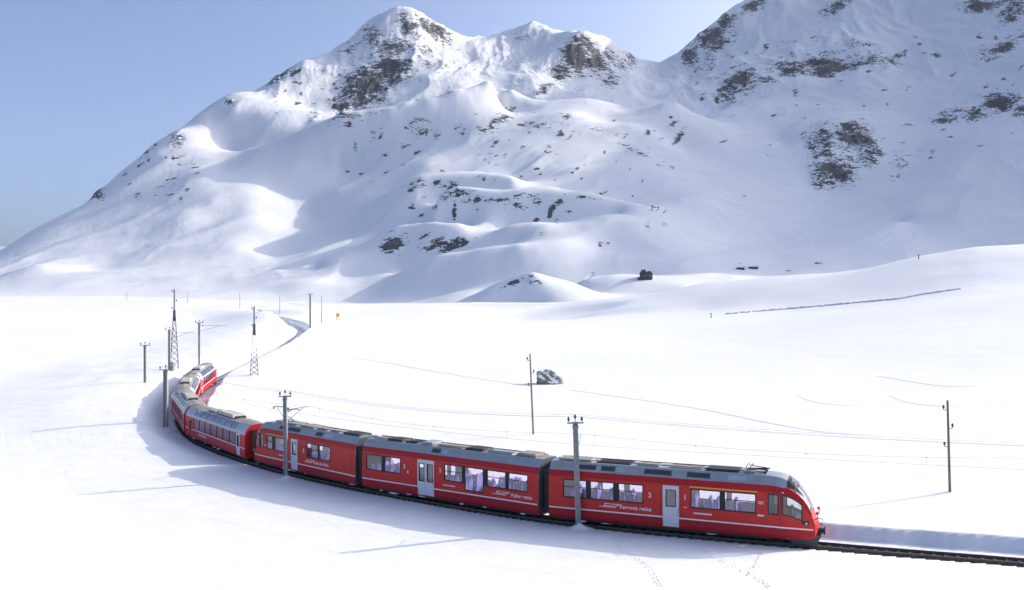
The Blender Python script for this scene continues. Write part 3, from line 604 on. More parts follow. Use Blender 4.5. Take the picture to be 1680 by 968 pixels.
APROF = [(1.24, .42), (1.33, .62), (1.335, 1.1), (1.335, 2.9), (1.30, 3.2), (1.255, 3.48)]
AROOF = [(1.255, 3.48), (1.20, 3.54), (.86, 3.93), (.80, 3.97), (0, 3.99)]
def allegra(name, a, b_, label, L0, L1, wins, doors_, near, nose=None, digits=(), letters=None, yellow=None, flip=False, grilles=(), marks=(), bigwin=None, gang=(True, True)):
    car = place_car(name, a, b_, label, 'train car', flip)
    if nose:
        span = L1 - nose
        def df(x, y, z):
            t = (x - nose) / span
            if t <= 0: return (x, y, z)
            t = min(t, 1.0); k = max(0.0, 1 - (t * .985) ** 2.7) ** .5; w = 1 - .33 * t ** 2.6
            zb = .42; hz = (z - zb); low = 1.05
            # below the windscreen the nose keeps its height, above it the section is pressed down along the rake
            zz = zb + hz * k if hz * k > low or hz < 1e-6 else zb + (hz * k) * .5 + min(hz, low) * .5
            if hz <= low: zz = zb + hz * (1 - .12 * t ** 3)
            else: zz = max(zb + low * (1 - .12 * t ** 3) + (hz - low) * .02, zb + hz * k)
            return (x, y * w, zz)
    else:
        df = lambda x, y, z: (x, y, z)
    opens = [(x0, x1, 1.78, 2.92) for x0, x1 in wins]; big = []
    if bigwin: big = [(bigwin[0], bigwin[1], 1.30, 2.92)]
    cab = []
    if nose: cab = [(nose + .22, nose + .80, 1.80, 3.0), (nose + 1.02, nose + 2.12, 1.86, 3.06)]
    dop = [(x0, x1, .5, 3.02) for x0, x1, *_ in doors_]
    zb = [.42, .62, 1.02, 1.12, 3.1, 3.2, 3.48, 1.5, 2.4]
    zmat = lambda z: 1 if z < 1.05 or z > 3.1 else 0
    sh = shell(APROF, AROOF, L0, L1, opens + big + dop + cab, zb, zmat, df, nose, (((nose + 1.25, L1 - .2, 1, 3),) if nose else ()), lambda k, x: (0 if nose and x > L1 - .2 or (nose and k == 0 and x > nose + 1.1) else 2 if k < 3 or nose else 3))
    endcap(sh, APROF, AROOF, L0, df, 4, .42); endcap(sh, APROF, AROOF, L1, df, 0 if nose else 4, .42, .22 if nose else None)
    sh.build('body', [RED, DRED, GREY, BROWN, GRILL], car)
    if nose:                                         # windscreen
        xs = np.linspace(nose + 1.25, L1 - .2, 14); g = MB(); fr = MB()
        for i in range(13):
            for (ya, za), (yb, zb_) in ((AROOF[1], AROOF[2]), (AROOF[2], AROOF[3]), (AROOF[3], AROOF[4])):
                for sg in (-1, 1):
                    q = [df(xs[i], sg * ya, za), df(xs[i + 1], sg * ya, za), df(xs[i + 1], sg * yb, zb_), df(xs[i], sg * yb, zb_)]
                    (fr if i in (0, 4) or za < 3.95 and False else g).add(q, [(0, 1, 2, 3)], 0, True)
        ws = g.build('windscreen', GLW, car); fr.build('windscreen_frame', BLACK, ws)
        for sg in (-1, 1):
            q = MB(); q.tube([tuple(Vector(df(x, sg * 1.2, 3.54)) + Vector((.0, 0, .0))) for x in xs], .045, 6); q.build('windscreen_pillar', RED, ws)
        c = MB(); c.box(nose + 1.5, nose + 2.0, -.85, .85, .9, 1.6); c.box(nose + .05, nose + .1, -1.1, 1.1, .9, 3.2); c.build('driver_console', FLOORM, car)
        for sg in (-1, 1):
            h = MB(); p = Vector(df(nose + 2.30, sg * 1.34, 1.45)); h.box(p.x - .22, p.x + .18, p.y - .05, p.y + .06, p.z - .08, p.z + .1); q = h.build('headlamp_housing', BLACK, car)
            h = MB(); h.lathe((p.x + .05, p.y - (.065 if sg < 0 else -.065), p.z), [(.06, -.02), (.06, .02)], 10, 0, 'y'); h.build('lamp', WHITE, q)
            h = MB(); p = Vector(df(nose + 1.05, sg * 1.33, 3.2)); h.box(p.x - .05, p.x + .05, p.y - .03, p.y + .03, p.z - .03, p.z + .03); h.build('marker_light', WHITE, car)
            h = MB(); h.tube([(L1 - .25, sg * .62, 1.5), (L1 + .12, sg * .75, 1.62), (L1 + .12, sg * .75, 1.9)], .03, 6); h.box(L1 + .02, L1 + .16, sg * .75 - .1, sg * .75 + .1, 1.88, 2.02); h.build('mirror', RED, car)
            h = MB(); h.tube([(L1 - .1, sg * .5, 1.0), (L1 + .28, sg * .55, 1.02), (L1 + .34, sg * .55, 1.35), (L1 - .05, sg * .5, 1.4)], .025, 6); h.build('handrail', DARK, car)
        p = MB(); p.add([(L1 - 1.2, -1.15, .12), (L1 + .1, -.75, .12), (L1 + .1, .75, .12), (L1 - 1.2, 1.15, .12), (L1 - 1.5, -1.2, .55), (L1 + .3, -.8, .62), (L1 + .3, .8, .62), (L1 - 1.5, 1.2, .55)], [(0, 1, 2, 3), (7, 6, 5, 4), (0, 4, 5, 1), (1, 5, 6, 2), (2, 6, 7, 3), (3, 7, 4, 0)]); p.build('snow_plough', DARK, car)
        p = MB(); p.box(L1 - .1, L1 + .45, -.14, .14, .68, .92); p.box(L1 + .42, L1 + .52, -.24, .24, .62, 1.0); p.tube([(L1, .3, .8), (L1 + .35, .34, .5), (L1 + .1, .4, .4)], .03); p.tube([(L1, -.3, .8), (L1 + .35, -.34, .5), (L1 + .1, -.4, .4)], .03); p.build('coupler', DARK, car)
    lining(APROF, L0 + .15, (nose or L1) - .25, opens + big + dop, car)
    for sgn in (-1, 1):
        for o in opens: window(o, APROF, sgn, df, car, GL, bars=(2.45,) if (hash(o) % 3) else ())
        for o in big: window(o, APROF, sgn, df, car, GL)
        for i, o in enumerate(cab): window(o, APROF, sgn, df, car, GLD if i == 0 else GLW, name='cab_window', nx=6, nz=4)
        for x0, x1, lv in doors_: door(car, APROF, sgn, x0, x1, .5, 3.02, LGREY, GL, lv, (1.5, 2.75) if lv == 2 else (1.75, 2.75), .13 if lv == 2 else .2)
        # black panels between neighbouring windows
        ws_ = sorted(list(wins) + ([bigwin] if bigwin else []))
        for (p0, p1), (q0, q1) in zip(ws_[:-1], ws_[1:]):
            if q0 - p1 < .5:
                k = MB(); k.add([(x, sgn * (interp(APROF, z) + dy), z) for dy in (.008, -.01) for x, z in ((p1 + .02, 1.76), (q0 - .02, 1.76), (q0 - .02, 2.94), (p1 + .02, 2.94))], [(0, 1, 2, 3), (7, 6, 5, 4), (0, 4, 5, 1), (1, 5, 6, 2), (2, 6, 7, 3), (3, 7, 4, 0)]); k.build('window_post', BLACK, car)
    stripe(car, APROF, L0 + .01, L1 - .1, 1.03, 1.11, WHITE, df, [(x0, x1) for x0, x1, *_ in doors_], 'stripe', nose)
    if yellow: stripe(car, APROF, yellow[0], yellow[1], 3.0, 3.07, YEL, df, [], 'first_class_band')
    for x, z, ch in digits: text(ch, .42, car, x, z, 1.345, near, name='numeral')
    sgn = near; fwd = 1 if near < 0 else -1
    if letters:
        x, s_ = letters; logo(car, x - fwd * 1.0, 1.36, 1.337, near, fwd); text(s_, .34, car, x + fwd * .75, 1.34, 1.345, near)
    for x, z, w, h in marks:
        k = MB(); k.box(x - w / 2, x + w / 2, near * 1.337 - .004, near * 1.337 + .004, z, z + h); k.build('notice_plate', LGREY, car)
    # roof: grilles on the flanks, equipment along the middle
    n_ = Vector((0, .39, .34)).normalized()
    for x, w, dk in grilles:
        for sg in (-1, 1):
            k = MB()
            y0, z0, y1, z1 = 1.155, 3.592, .93, 3.85
            q = [(xx, sg * (yy + o * .75), zz_ + o * .66) for o in (.03, -.03) for xx, yy, zz_ in ((x - w / 2, y0, z0), (x + w / 2, y0, z0), (x + w / 2, y1, z1), (x - w / 2, y1, z1))]
            k.add(q, [(0, 1, 2, 3), (7, 6, 5, 4), (0, 4, 5, 1), (1, 5, 6, 2), (2, 6, 7, 3), (3, 7, 4, 0)]); gp = k.build('roof_grille', GRILL if dk else PGLASSG, car)
            if dk:
                for j in range(3):
                    l = MB(); t = .25 + j * .25; yy, zz_ = y0 + (y1 - y0) * t, z0 + (z1 - z0) * t; l.box(x - w / 2 + .04, x + w / 2 - .04, sg * (yy + .03) - .012, sg * (yy + .03) + .012, zz_ + .005, zz_ + .035); l.build('slat', DARK, gp)
    rr = random.Random(name + str(a)); x = L0 + .5; end = (nose or L1) - .6
    while x < end:
        w = rr.uniform(1.0, 2.4); k = MB(); hh = rr.choice([.05, .08, .14, .2]); k.box(x, min(x + w, end), -.62, .62, 3.985, 3.985 + hh, 0, .95); k.build('roof_box', rr.choice([GREY, BROWN, DARK, BROWN]), car); x += w + rr.uniform(.15, .7)
    k = MB(); k.tube([(L0 + .3, .5, 4.08), ((nose or L1) - .4, .5, 4.08)], .03, 5); k.tube([(L0 + .3, -.45, 4.08), ((nose or L1) - .4, -.45, 4.08)], .025, 5); k.build('roof_cable', DARK, car)
    k = MB(); k.box(L0 + .3, (nose or L1) - .2 + (.6 if nose else 0), -1.0, 1.0, .24, .425); k.build('underframe', DARK, car)
    bogie(car, L0 + 2.7); bogie(car, L1 - (3.4 if nose else 2.7))
    xs = [x for w0, w1 in list(wins) for x in (w0 + .15, w0 + .62, w1 - .25)]
    seats(car, sorted(xs))
    snow_under(car, (nose or L1), name + str(a)); seams(car, APROF, [L0 + .5] + [d[0] - .12 for d in doors_] + [d[1] + .12 for d in doors_] + ([nose - .12, nose + .92] if nose else [L1 - .5]), 1.13, 3.08)
    if gang[0]:
        k = MB()
        for j in range(4): k.box(L0 - .34 + j * .09, L0 - .28 + j * .09, -1.18 - .03 * (j % 2), 1.18 + .03 * (j % 2), .6, 3.35)
        k.box(L0 - .3, L0, -1.12, 1.12, .65, 3.3); k.build('gangway_bellows', BLACK, car)
    return car
def pantograph(car, x, lift):
    p = MB(); z = 4.05
    for sy in (-.45, .45): p.box(x - .6, x + .6, sy - .03, sy + .03, z, z + .06)
    for sx in (-.5, .5): p.box(x + sx - .03, x + sx + .03, -.5, .5, z + .065, z + .12)
    for sx in (-.5, .5):
        for sy in (-.45, .45): p.lathe((x + sx, sy, z - .1), [(.05, 0), (.09, .03), (.05, .06), (.09, .09), (.05, .12)], 8)
    o = p.build('pantograph', DARK, car)
    q = MB(); e = (x + .75, 0, z + .15 + lift * .5); t = (x - .45, 0, z + .2 + lift)
    q.tube([(x - .45, -.3, z + .1), e], .03, 5); q.tube([(x - .45, .3, z + .1), e], .03, 5); q.tube([e, t], .028, 5); q.build('arm', DARK, o)
    q = MB(); q.tube([(t[0] - .12, -.75, t[2] - .1), (t[0] - .12, -.5, t[2] + .02), (t[0] - .12, .5, t[2] + .02), (t[0] - .12, .75, t[2] - .1)], .025, 5); q.tube([(t[0] + .12, -.75, t[2] - .1), (t[0] + .12, -.5, t[2] + .02), (t[0] + .12, .5, t[2] + .02), (t[0] + .12, .75, t[2] - .1)], .025, 5); q.build('contact_strip', DARK, o)
    return o
c1 = allegra('railcar', 0, 16.4, 'front red railcar with raked windscreen, snow plough and Ferrovia retica lettering', .1, 16.42,
             [(1.09, 2.65), (2.89, 4.45), (4.73, 6.32), (9.27, 11.06), (11.28, 13.12)], [(7.55, 8.56, 1)], -1, 13.6, [(6.75, 2.2, '2'), (8.93, 2.25, '1')], (5.1, 'Ferrovia retica'), (9.2, 13.2),
             grilles=[(2.6, 1.2, 1), (4.0, .9, 1), (4.75, .45, 0), (7.2, 1.7, 1), (9.7, 1.4, 1), (12.0, 1.1, 0)], marks=[(10.0, 1.42, 1.1, .09), (13.4, 2.45, .34, .05), (13.4, 2.35, .3, .04), (13.4, 1.62, .36, .1), (8.95, 1.75, .2, .04)])
pantograph(c1, 13.05, .12)
c2 = allegra('railcar', 16.4, 32.9, 'middle red railcar with grey double door and Viafier retica lettering', .14, 16.1,
             [(.59, 2.22), (2.4, 4.04), (8.18, 9.81), (11.87, 13.5), (13.65, 15.27)], [(5.68, 7.23, 2)], -1, None, [(4.42, 2.25, '2'), (7.8, 2.3, '2')], (14.0, 'Viafier retica'), None,
             grilles=[(7.2, .75, 1), (8.0, .4, 0)], marks=[(8.6, 1.42, 1.1, .07), (4.75, 1.9, .12, .2)], bigwin=(9.98, 11.61))
c3 = allegra('railcar', 32.9, 49.2, 'rear red railcar with yellow band and single grey door behind steel mast', .45, 15.75,
             [(10.18, 11.77), (12.06, 13.0), (3.69, 5.26), (5.34, 6.96)], [(8.28, 9.27, 1)], 1, 13.25, [(7.4, 2.1, '2')], (5.7, 'Rhätische Bahn'), (10.1, 13.0), True,
             grilles=[(10.9, .9, 1), (9.2, 1.7, 1), (5.6, .9, 1), (4.3, 1.0, 0)], marks=[(13.15, 2.0, .3, .08), (10.6, 1.42, 1.0, .07)])
pantograph(c3, 11.6, .9)

PPROF = [(1.22, .45), (1.325, .7), (1.33, 1.2), (1.33, 2.35), (1.31, 2.5)]
PROOF = [(1.31, 2.5), (1.27, 2.72), (1.17, 2.95), (1.0, 3.17), (.8, 3.33), (.76, 3.36), (0, 3.47)]
def panorama(a, b_, label, words=True):
    car = place_car('panorama_car', a, b_, label, 'train car'); L0, L1 = .22, 16.36; df = lambda x, y, z: (x, y, z)
    wins = [(2.66 + i * 1.645, 2.66 + i * 1.645 + 1.56) for i in range(7)]
    opens = [(x0, x1, 1.40, 2.47) for x0, x1 in wins]; dop = [(14.32, 15.2, .52, 2.47), (1.3, 2.15, .52, 2.47)]
    zb = [.45, .7, 1.2, 1.9, 2.5]
    sh = shell(PPROF, PROOF, L0, L1, opens + dop, zb, lambda z: 0, df, None, [(x0, x1, 1, 3) for x0, x1 in wins], lambda k, x: 1 if k < 4 else 2)
    endcap(sh, PPROF, PROOF, L0, df, 0, .45); endcap(sh, PPROF, PROOF, L1, df, 0, .45); sh.build('body', [PRED, PGLASSG, BROWN], car)
    for sg in (-1, 1):
        for o in opens: window(o, PPROF, sg, df, car, GLD, PRED, w=.035)
        for x0, x1 in wins:
            f, g = MB(), MB()
            pr = PROOF[1:5]
            for (ya, za), (yb, zb_) in zip(pr[:-1], pr[1:]):
                g.add([(x0, sg * (ya - .02), za - .02), (x1, sg * (ya - .02), za - .02), (x1, sg * (yb - .02), zb_ - .02), (x0, sg * (yb - .02), zb_ - .02)], [(0, 1, 2, 3)], 0, True)
            for xa in (x0 - .035, x1 - .035): 
                for (ya, za), (yb, zb_) in zip(pr[:-1], pr[1:]):
                    q = [(xx, sg * (yy + oo * .7), zz_ + oo * .7) for oo in (.02, -.03) for xx, yy, zz_ in ((xa, ya, za), (xa + .07, ya, za), (xa + .07, yb, zb_), (xa, yb, zb_))]
                    f.add(q, [(0, 1, 2, 3), (7, 6, 5, 4), (0, 4, 5, 1), (1, 5, 6, 2), (2, 6, 7, 3), (3, 7, 4, 0)])
            for (ya, za) in (pr[0], pr[-1]): f.box(x0 + .05, x1 - .05, sg * ya - .035, sg * ya + .035, za - .03, za + .03)
            rf = f.build('roof_window', PGLASSG, car); g.build('pane', GLR, rf)
        door(car, PPROF, sg, 14.32, 15.2, .52, 2.47, LGREY, GL, 1, (1.35, 2.3), .2); door(car, PPROF, sg, 1.3, 2.15, .52, 2.47, PRED, GL, 1, (1.3, 2.2), .25)
    stripe(car, PPROF, L0 + .02, L1 - .02, 1.27, 1.35, WHITE, df, [(14.3, 15.22), (1.28, 2.17)])
    if words: text('Bernina Express', .34, car, 5.4, .92, 1.335, -1)
    k = MB(); k.box(7.4, 11.6, -.62, .62, 3.45, 3.74, 0, .86); u = k.build('air_conditioner', BEIGE, car)
    for x in (7.0, 11.7):
        k = MB(); k.box(x, x + .32, -.5, .5, 3.43, 3.62); k.build('fan_housing', DARK, u)
    k = MB(); k.box(4.9, 6.7, -.55, .55, 3.445, 3.56, 0, .9); k.build('roof_hatch', GREY, car)
    for x, c in ((L0 - .02, -1), (L1 + .02, 1)):
        k = MB()
        for j in range(3): k.box(x + c * (.0 + j * .07) - .03, x + c * (.0 + j * .07) + .03, -.75, .75, .75, 2.95)
        k.build('gangway_bellows', BLACK, car)
    k = MB(); k.box(L0 + .3, L1 - .3, -1.0, 1.0, .26, .455); k.build('underframe', DARK, car)
    bogie(car, 2.6); bogie(car, 14.0); snow_under(car, 15, a); seams(car, PPROF, [.7, 2.4, 14.2, 15.4], .72, 1.25)
    lining(PPROF, L0 + .1, L1 - .1, opens + dop, car, 2.46, .85) if False else None
    k = MB(); k.add([(L0 + .1, -1.2, .85), (L1 - .1, -1.2, .85), (L1 - .1, 1.2, .85), (L0 + .1, 1.2, .85)], [(0, 1, 2, 3)]); k.build('floor_panel', FLOORM, car)
    seats(car, [2.9 + i * .84 for i in range(14)])
    return car
panorama(49.2, 65.8, 'panoramic red coach coupled right behind the railcars, with curved roof windows')
panorama(65.8, 82.4, 'panoramic red coach in shade on the tightest part of the bend', False)
panorama(82.4, 99, 'second last panoramic red coach, mostly hidden behind the bend', False)
panorama(99, 115.6, 'last panoramic red coach with its long side in full sun', False)

# ------------------------------------------------------------------ people in the train
def person_mesh():
    V = [((0, 0, .1), .15), ((0, 0, .3), .15), ((0, 0, .5), .17), ((0, 0, .62), .09), ((.02, 0, .70), .065), ((.03, 0, .80), .10), ((.03, 0, .90), .095),
         ((.0, .2, .54), .065), ((.08, .25, .30), .05), ((.30, .16, .22), .04), ((.0, -.2, .54), .065), ((.08, -.25, .30), .05), ((.30, -.16, .22), .04),
         ((.03, .10, .06), .09), ((.42, .11, .10), .075), ((.44, .11, -.32), .05), ((.55, .11, -.36), .035), ((.03, -.10, .06), .09), ((.42, -.11, .10), .075), ((.44, -.11, -.32), .05), ((.55, -.11, -.36), .035), ((.13, 0, .80), .03)]
    Ed = [(0, 1), (1, 2), (2, 3), (3, 4), (4, 5), (5, 6), (2, 7), (7, 8), (8, 9), (2, 10), (10, 11), (11, 12), (0, 13), (13, 14), (14, 15), (15, 16), (0, 17), (17, 18), (18, 19), (19, 20), (5, 21)]
    me = bpy.data.meshes.new('person'); me.from_pydata([v for v, _ in V], Ed, []); o = bpy.data.objects.new('tmp', me); C.objects.link(o)
    m = o.modifiers.new('s', 'SKIN')
    for i, (_, r) in enumerate(V): me.skin_vertices[0].data[i].radius = (r, r)
    me.skin_vertices[0].data[0].use_root = True
    s = o.modifiers.new('u', 'SUBSURF'); s.levels = 1
    dg = bpy.context.evaluated_depsgraph_get(); out = bpy.data.meshes.new_from_object(o.evaluated_get(dg)); bpy.data.objects.remove(o)
    idx = []
    for p in out.polygons:
        c = p.center; idx.append(2 if c.z > .86 or (c.z > .72 and c.x < 0) else 1 if c.z > .66 or (c.z < .3 and c.x > .26 and c.z > .16) else 0)
    out.materials.clear(); out.polygons.foreach_set('material_index', idx); out.polygons.foreach_set('use_smooth', [True] * len(idx)); return out
base = person_mesh()
def passenger(car, x, y, z, col, label, face=1):
    me = base.copy(); me.materials.clear()
    for m in (mat('clothing', col, .85), SKIN, HAIR): me.materials.append(m)
    bpy.context.view_layer.update(); o = inst('person', me); o.matrix_world = car.matrix_world @ Matrix.Translation((x, y, z)) @ Matrix.Rotation(0 if face > 0 else math.pi, 4, 'Z')
    tag(o, label, 'person', 'people riding in the train')
passenger(c1, 15.05, -.35, 1.38, (.05, .06, .09), 'driver in dark jacket seated at the controls in the cab of the front railcar')
passenger(c1, 12.1, -.72, 1.27, (.10, .10, .3), 'passenger in blue seen in the window nearest the cab', -1)
passenger(c1, 9.85, -.72, 1.27, (.22, .12, .35), 'passenger in purple beside the grey door under the yellow band', 1)
passenger(c1, 5.5, -.72, 1.27, (.12, .14, .32), 'passenger in blue above the Ferrovia retica lettering', 1)
passenger(c1, 3.7, -.72, 1.27, (.3, .3, .34), 'passenger in grey in the window just past the steel mast', -1)
passenger(c1, 4.2, .72, 1.27, (.08, .08, .2), 'passenger in navy on the far side of the window just past the steel mast', -1)
passenger(c2, 12.6, -.72, 1.27, (.35, .3, .3), 'passenger in pale top behind the middle railcar tall window', -1)

# ------------------------------------------------------------------ masts, poles and wires
ins = MB(); ins.lathe((0, 0, 0), [(.02, 0), (.02, .08), (.07, .1), (.09, .16), (.06, .2), (.085, .24), (.055, .3), (.03, .34)], 8); ins_me = ins.mesh('insulator'); ins_me.materials.append(BRN)
b = MB(); gs = np.linspace(-1.1, 1.1, 30); gx_, gy_ = np.meshgrid(gs, gs); rr_ = np.hypot(gx_ * .9, gy_ * 1.1); gz_ = .55 * np.exp(-(rr_ / .42) ** 1.2) + fbm(gx_ * 4 + 3, gy_ * 4, 3, .5, 33) * .22 * np.exp(-(rr_ / .6) ** 2) - .05 - .25 * smooth(.75, 1.1, rr_)
b.add(list(zip(gx_.ravel(), gy_.ravel(), gz_.ravel())), [(i * 30 + j, i * 30 + j + 1, (i + 1) * 30 + j + 1, (i + 1) * 30 + j) for i in range(29) for j in range(29)], 0, True); pile_me = b.mesh('snow_pile'); pile_me.materials.append(SNOWP)
TOPS = {}
def beside(x, d):
    ss = [s for s in np.arange(20, 200, .1)]; return min((offset(s, d) for s in ss), key=lambda p: abs(CX + F * p.x / p.y - x))
def steel_mast(key, x, yb, yt, label, base=None, arm=None, width=.30, lean=0, pile=False, cross='xy', grp='steel catenary masts along the line', zoff=0):
    p = base or spot(x, yb)
    if base is not None: p.z = ground(p.x, p.y)
    h = (yb - yt) * p.y / F + zoff; m = empty('catenary_mast', p, 0, label, 'mast', grp); w = width / 2
    b = MB(); b.box(-w, -w + .05, -w, w, -.6, h); b.box(w - .05, w, -w, w, -.6, h); b.box(-w + .05, w - .05, -.025, .025, -.6, h - .02); b.build('post', STEEL, m)
    b = MB(); b.box(-w - .04, w + .04, -w - .04, w + .04, h - .38, h - .26); b.build('clamp', STEEL, m)
    s = min(np.argmin(np.hypot(TL[:, 0] - p.x, TL[:, 1] - p.y)), len(TS) - 1); t = track_dir(TS[s]); q = track(TS[s]); to = Vector((q[0] - p.x, q[1] - p.y, 0)); dist = to.length; to.normalize()
    cw = .42 if key in 'ab' else .62; b = MB(); b.box(-cw - .1, cw + .1, -.05, .05, h - .12, h - .02); ca = b.build('crossarm', STEEL, m); tops = []
    for i, dx in enumerate((-cw, .0, cw)):
        if dx == 0:
            z = h + .12; k = MB(); k.tube([(0, 0, h - .1), (0, 0, h + .14)], .03, 5); k.build('pin', STEEL, m)
        else: z = h - .02
        inst('insulator', ins_me, m, (dx, 0, z)); tops.append(p + Vector((dx, 0, z + .34)))
    # cantilever over the track
    if arm is not False:
        e = to * min(dist, 3.6) if arm is None else Vector(arm); zc = q[2] - p.z + 5.6 if arm is None else e.z; e2 = Vector((e.x, e.y, 0)); zc = min(zc, h - .6)
        b = MB(); b.tube([(0, 0, zc), (e2.x, e2.y, zc + .1)], .035, 6); b.tube([(0, 0, zc - 1.0), (e2.x * .75, e2.y * .75, zc)], .03, 6); b.build('cantilever', STEEL, m)
        inst('insulator', ins_me, m, (e2.x * .12, e2.y * .12, zc - .15))
    if pile: inst('snow_pile', pile_me, m, (.05, 0, -.02), (0, 0, random.random()), (1.1, 1, 1))
    TOPS[key] = tops; m.rotation_euler = (0, lean, 0)
    return m
steel_mast('a', 949, 868, 692, 'nearest steel mast, standing in front of the first railcar', pile=True, width=.32, lean=-.03)
steel_mast('b', 469, 783, 645, 'steel mast in front of the rear railcar with snow piled at its foot', base=beside(469, 2.15), pile=True, width=.29, lean=-.01)
k = bpy.data.objects['catenary_mast.001']; b = MB(); b.tube([(0, 0, 5.9), (-.95, .2, 5.95)], .04, 6); b.tube([(0, 0, 4.9), (-.7, .15, 5.85)], .025, 6); b.box(-1.02, -.9, .1, .3, 5.75, 5.92); b.build('side_bracket', STEEL, k)
steel_mast('c', 272, 706, 606, 'steel mast beside the shaded coach on the tight bend', pile=True, width=.42, arm=False)
steel_mast('d', 238, 628, 566, 'free standing three-insulator mast alone on the snow left of the train', arm=False, width=.3)
steel_mast('e', 278, 608, 541, 'steel mast with transformer box beside the tall lattice mast', arm=(3.6, .6, 6.2), width=.32)
k = bpy.data.objects['catenary_mast.004']; b = MB(); b.box(.2, .75, -.3, .3, -.1, 1.3); b.build('transformer_box', STEEL, k)
steel_mast('f', 327, 600, 529, 'steel mast with long side arm rising behind the last coach', arm=(4.6, .3, 7.2), width=.3)
steel_mast('g', 509, 538, 483, 'far steel mast where the line curves out of the cutting', arm=(-6.5, 0, 7.0), width=.45)
def lattice(x, yb, yt, label, frac=.66):
    p = spot(x, yb); h = (yb - yt) * p.y / F; m = empty('lattice_mast', p, .3, label, 'mast', 'lattice masts'); hb = h * frac; w0, w1 = .62, .18
    def cor(z, i): w = w0 + (w1 - w0) * z / hb; return Vector(((-1, 1, 1, -1)[i] * w, (-1, -1, 1, 1)[i] * w, z))
    for i in range(4):
        b = MB(); b.tube([cor(-.5, i), cor(hb, i)], .05, 4); b.build('leg', LAT, m)
    n = 9; b = MB()
    for j in range(n):
        for i in range(4):
            za, zc = hb * j / n, hb * (j + 1) / n; b.tube([cor(za, i), cor(zc, (i + 1) % 4)], .026, 4, 0, False); b.tube([cor(za, (i + 1) % 4), cor(zc, i)], .026, 4, 0, False)
    b.build('bracing', LAT, m)
    b = MB(); b.tube([(0, 0, hb - .9), (0, 0, h)], .11, 6); b.box(-.2, .2, -.2, .2, hb - .9, hb + .9); b.build('top_pole', LAT, m)
    for z, s in ((h - .5, -1), (h - 2.0, 1), (h - 3.2, -1)):
        b = MB(); b.tube([(0, 0, z), (s * .35, 0, z + .05)], .03, 4); a = b.build('bracket', LAT, m); inst('insulator', ins_me, a, (s * .35, 0, z))
    return m
lattice(286, 604, 475, 'tallest lattice mast, standing behind the bend on the left')
lattice(417, 616, 503, 'lattice mast standing alone on snow right of the distant cutting')
def wood_pole(x, yb, xt, yt, label, r=.10, m_=WOOD, grp='wooden poles on the field', knobs=True):
    p = spot(x, yb); h = (yb - yt) * p.y / F; m = empty('wooden_pole', p, 0, label, 'pole', grp); dx = (xt - x) * p.y / F
    b = MB(); b.tube([(-dx * .05, 0, -.5), (dx * .5, 0, h * .5), (dx, 0, h)], [r, r * .9, r * .75], 8); b.build('post', m_, m)
    if knobs:
        for z, s in ((h - .6, -1), (h - 1.9, 1), (h - 3.2, -1)):
            k = MB(); k.tube([(dx * z / h, 0, z - .1), (dx * z / h + s * .3, 0, z - .06)], .025, 4); a = k.build('hook', DARK, m); inst('insulator', ins_me, a, (dx * z / h + s * .3, 0, z - .06))
    return m
wood_pole(875, 713, 869.5, 581, 'leaning brown wooden pole just beside the snow-capped boulder')
wood_pole(1558.5, 808, 1554.5, 658, 'brown wooden pole alone on the snow ahead of the train')
for x, yb, yt, lb in [(527.5, 530, 486, 'thin far pole beside the far steel mast near the yellow sign'), (459, 516, 485, 'thin far pole on the crest just above the snow cutting'), (393.5, 506, 481, 'thin far pole on the crest above the lone lattice mast'),
                      (308, 497, 481, 'thin far pole on the crest just right of the tallest lattice mast'), (208.5, 493, 480, 'thin far pole on the crest, leftmost of all poles')]:
    wood_pole(x, yb, x, yt, lb, .16, STEEL, 'thin poles along the crest', False)
# wires: feeders over the mast tops, contact and carrier wire above the track
def sag(p, q, d, n=14): return [p.lerp(q, i / n) - Vector((0, 0, 4 * d * (i / n) * (1 - i / n))) for i in range(n + 1)]
seq = ['a', 'b', 'c', 'e', 'f', 'g']; wn_ = ('outer', 'middle', 'inner')
for i in range(3):
    r0 = TOPS['a'][i] + Vector((46, -17, .4)); pts = sag(r0, TOPS['a'][i], .7)
    for a_, b_ in zip(seq[:-1], seq[1:]): pts += sag(TOPS[a_][i], TOPS[b_][i], .5)[1:]
    b = MB(); b.tube(pts, .007, 4); tag(b.build('overhead_wire', WIRE), 'thin feeder wire strung over the mast tops, %s of the three' % wn_[i], 'wire', 'overhead wires')
for hgt, lb in ((5.0, 'contact wire hanging lowest above the rails along the train'), (5.75, 'carrier wire just above the contact wire along the train')):
    pts = []
    for s in np.arange(6, 200, 3.0):
        ph = ((s - 34) % 27) / 27; pts.append(offset(s, 0, hgt - (.45 * 4 * ph * (1 - ph) if hgt > 5.2 else 0)))
    b = MB(); b.tube(pts, .008, 4)
    o = tag(b.build('overhead_wire', WIRE), lb, 'wire', 'overhead wires')
    if hgt > 5.2:
        for s in np.arange(8, 130, 6.5):
            ph = ((s - 34) % 27) / 27; d = MB(); z = hgt - .45 * 4 * ph * (1 - ph); d.tube([offset(s, 0, 5.0), offset(s, 0, z)], .006, 4); d.box(*(lambda q: (q.x - .05, q.x + .05, q.y - .02, q.y + .02, q.z - .02, q.z + .02))(offset(s, 0, z))); d.build('dropper', WIRE, o)

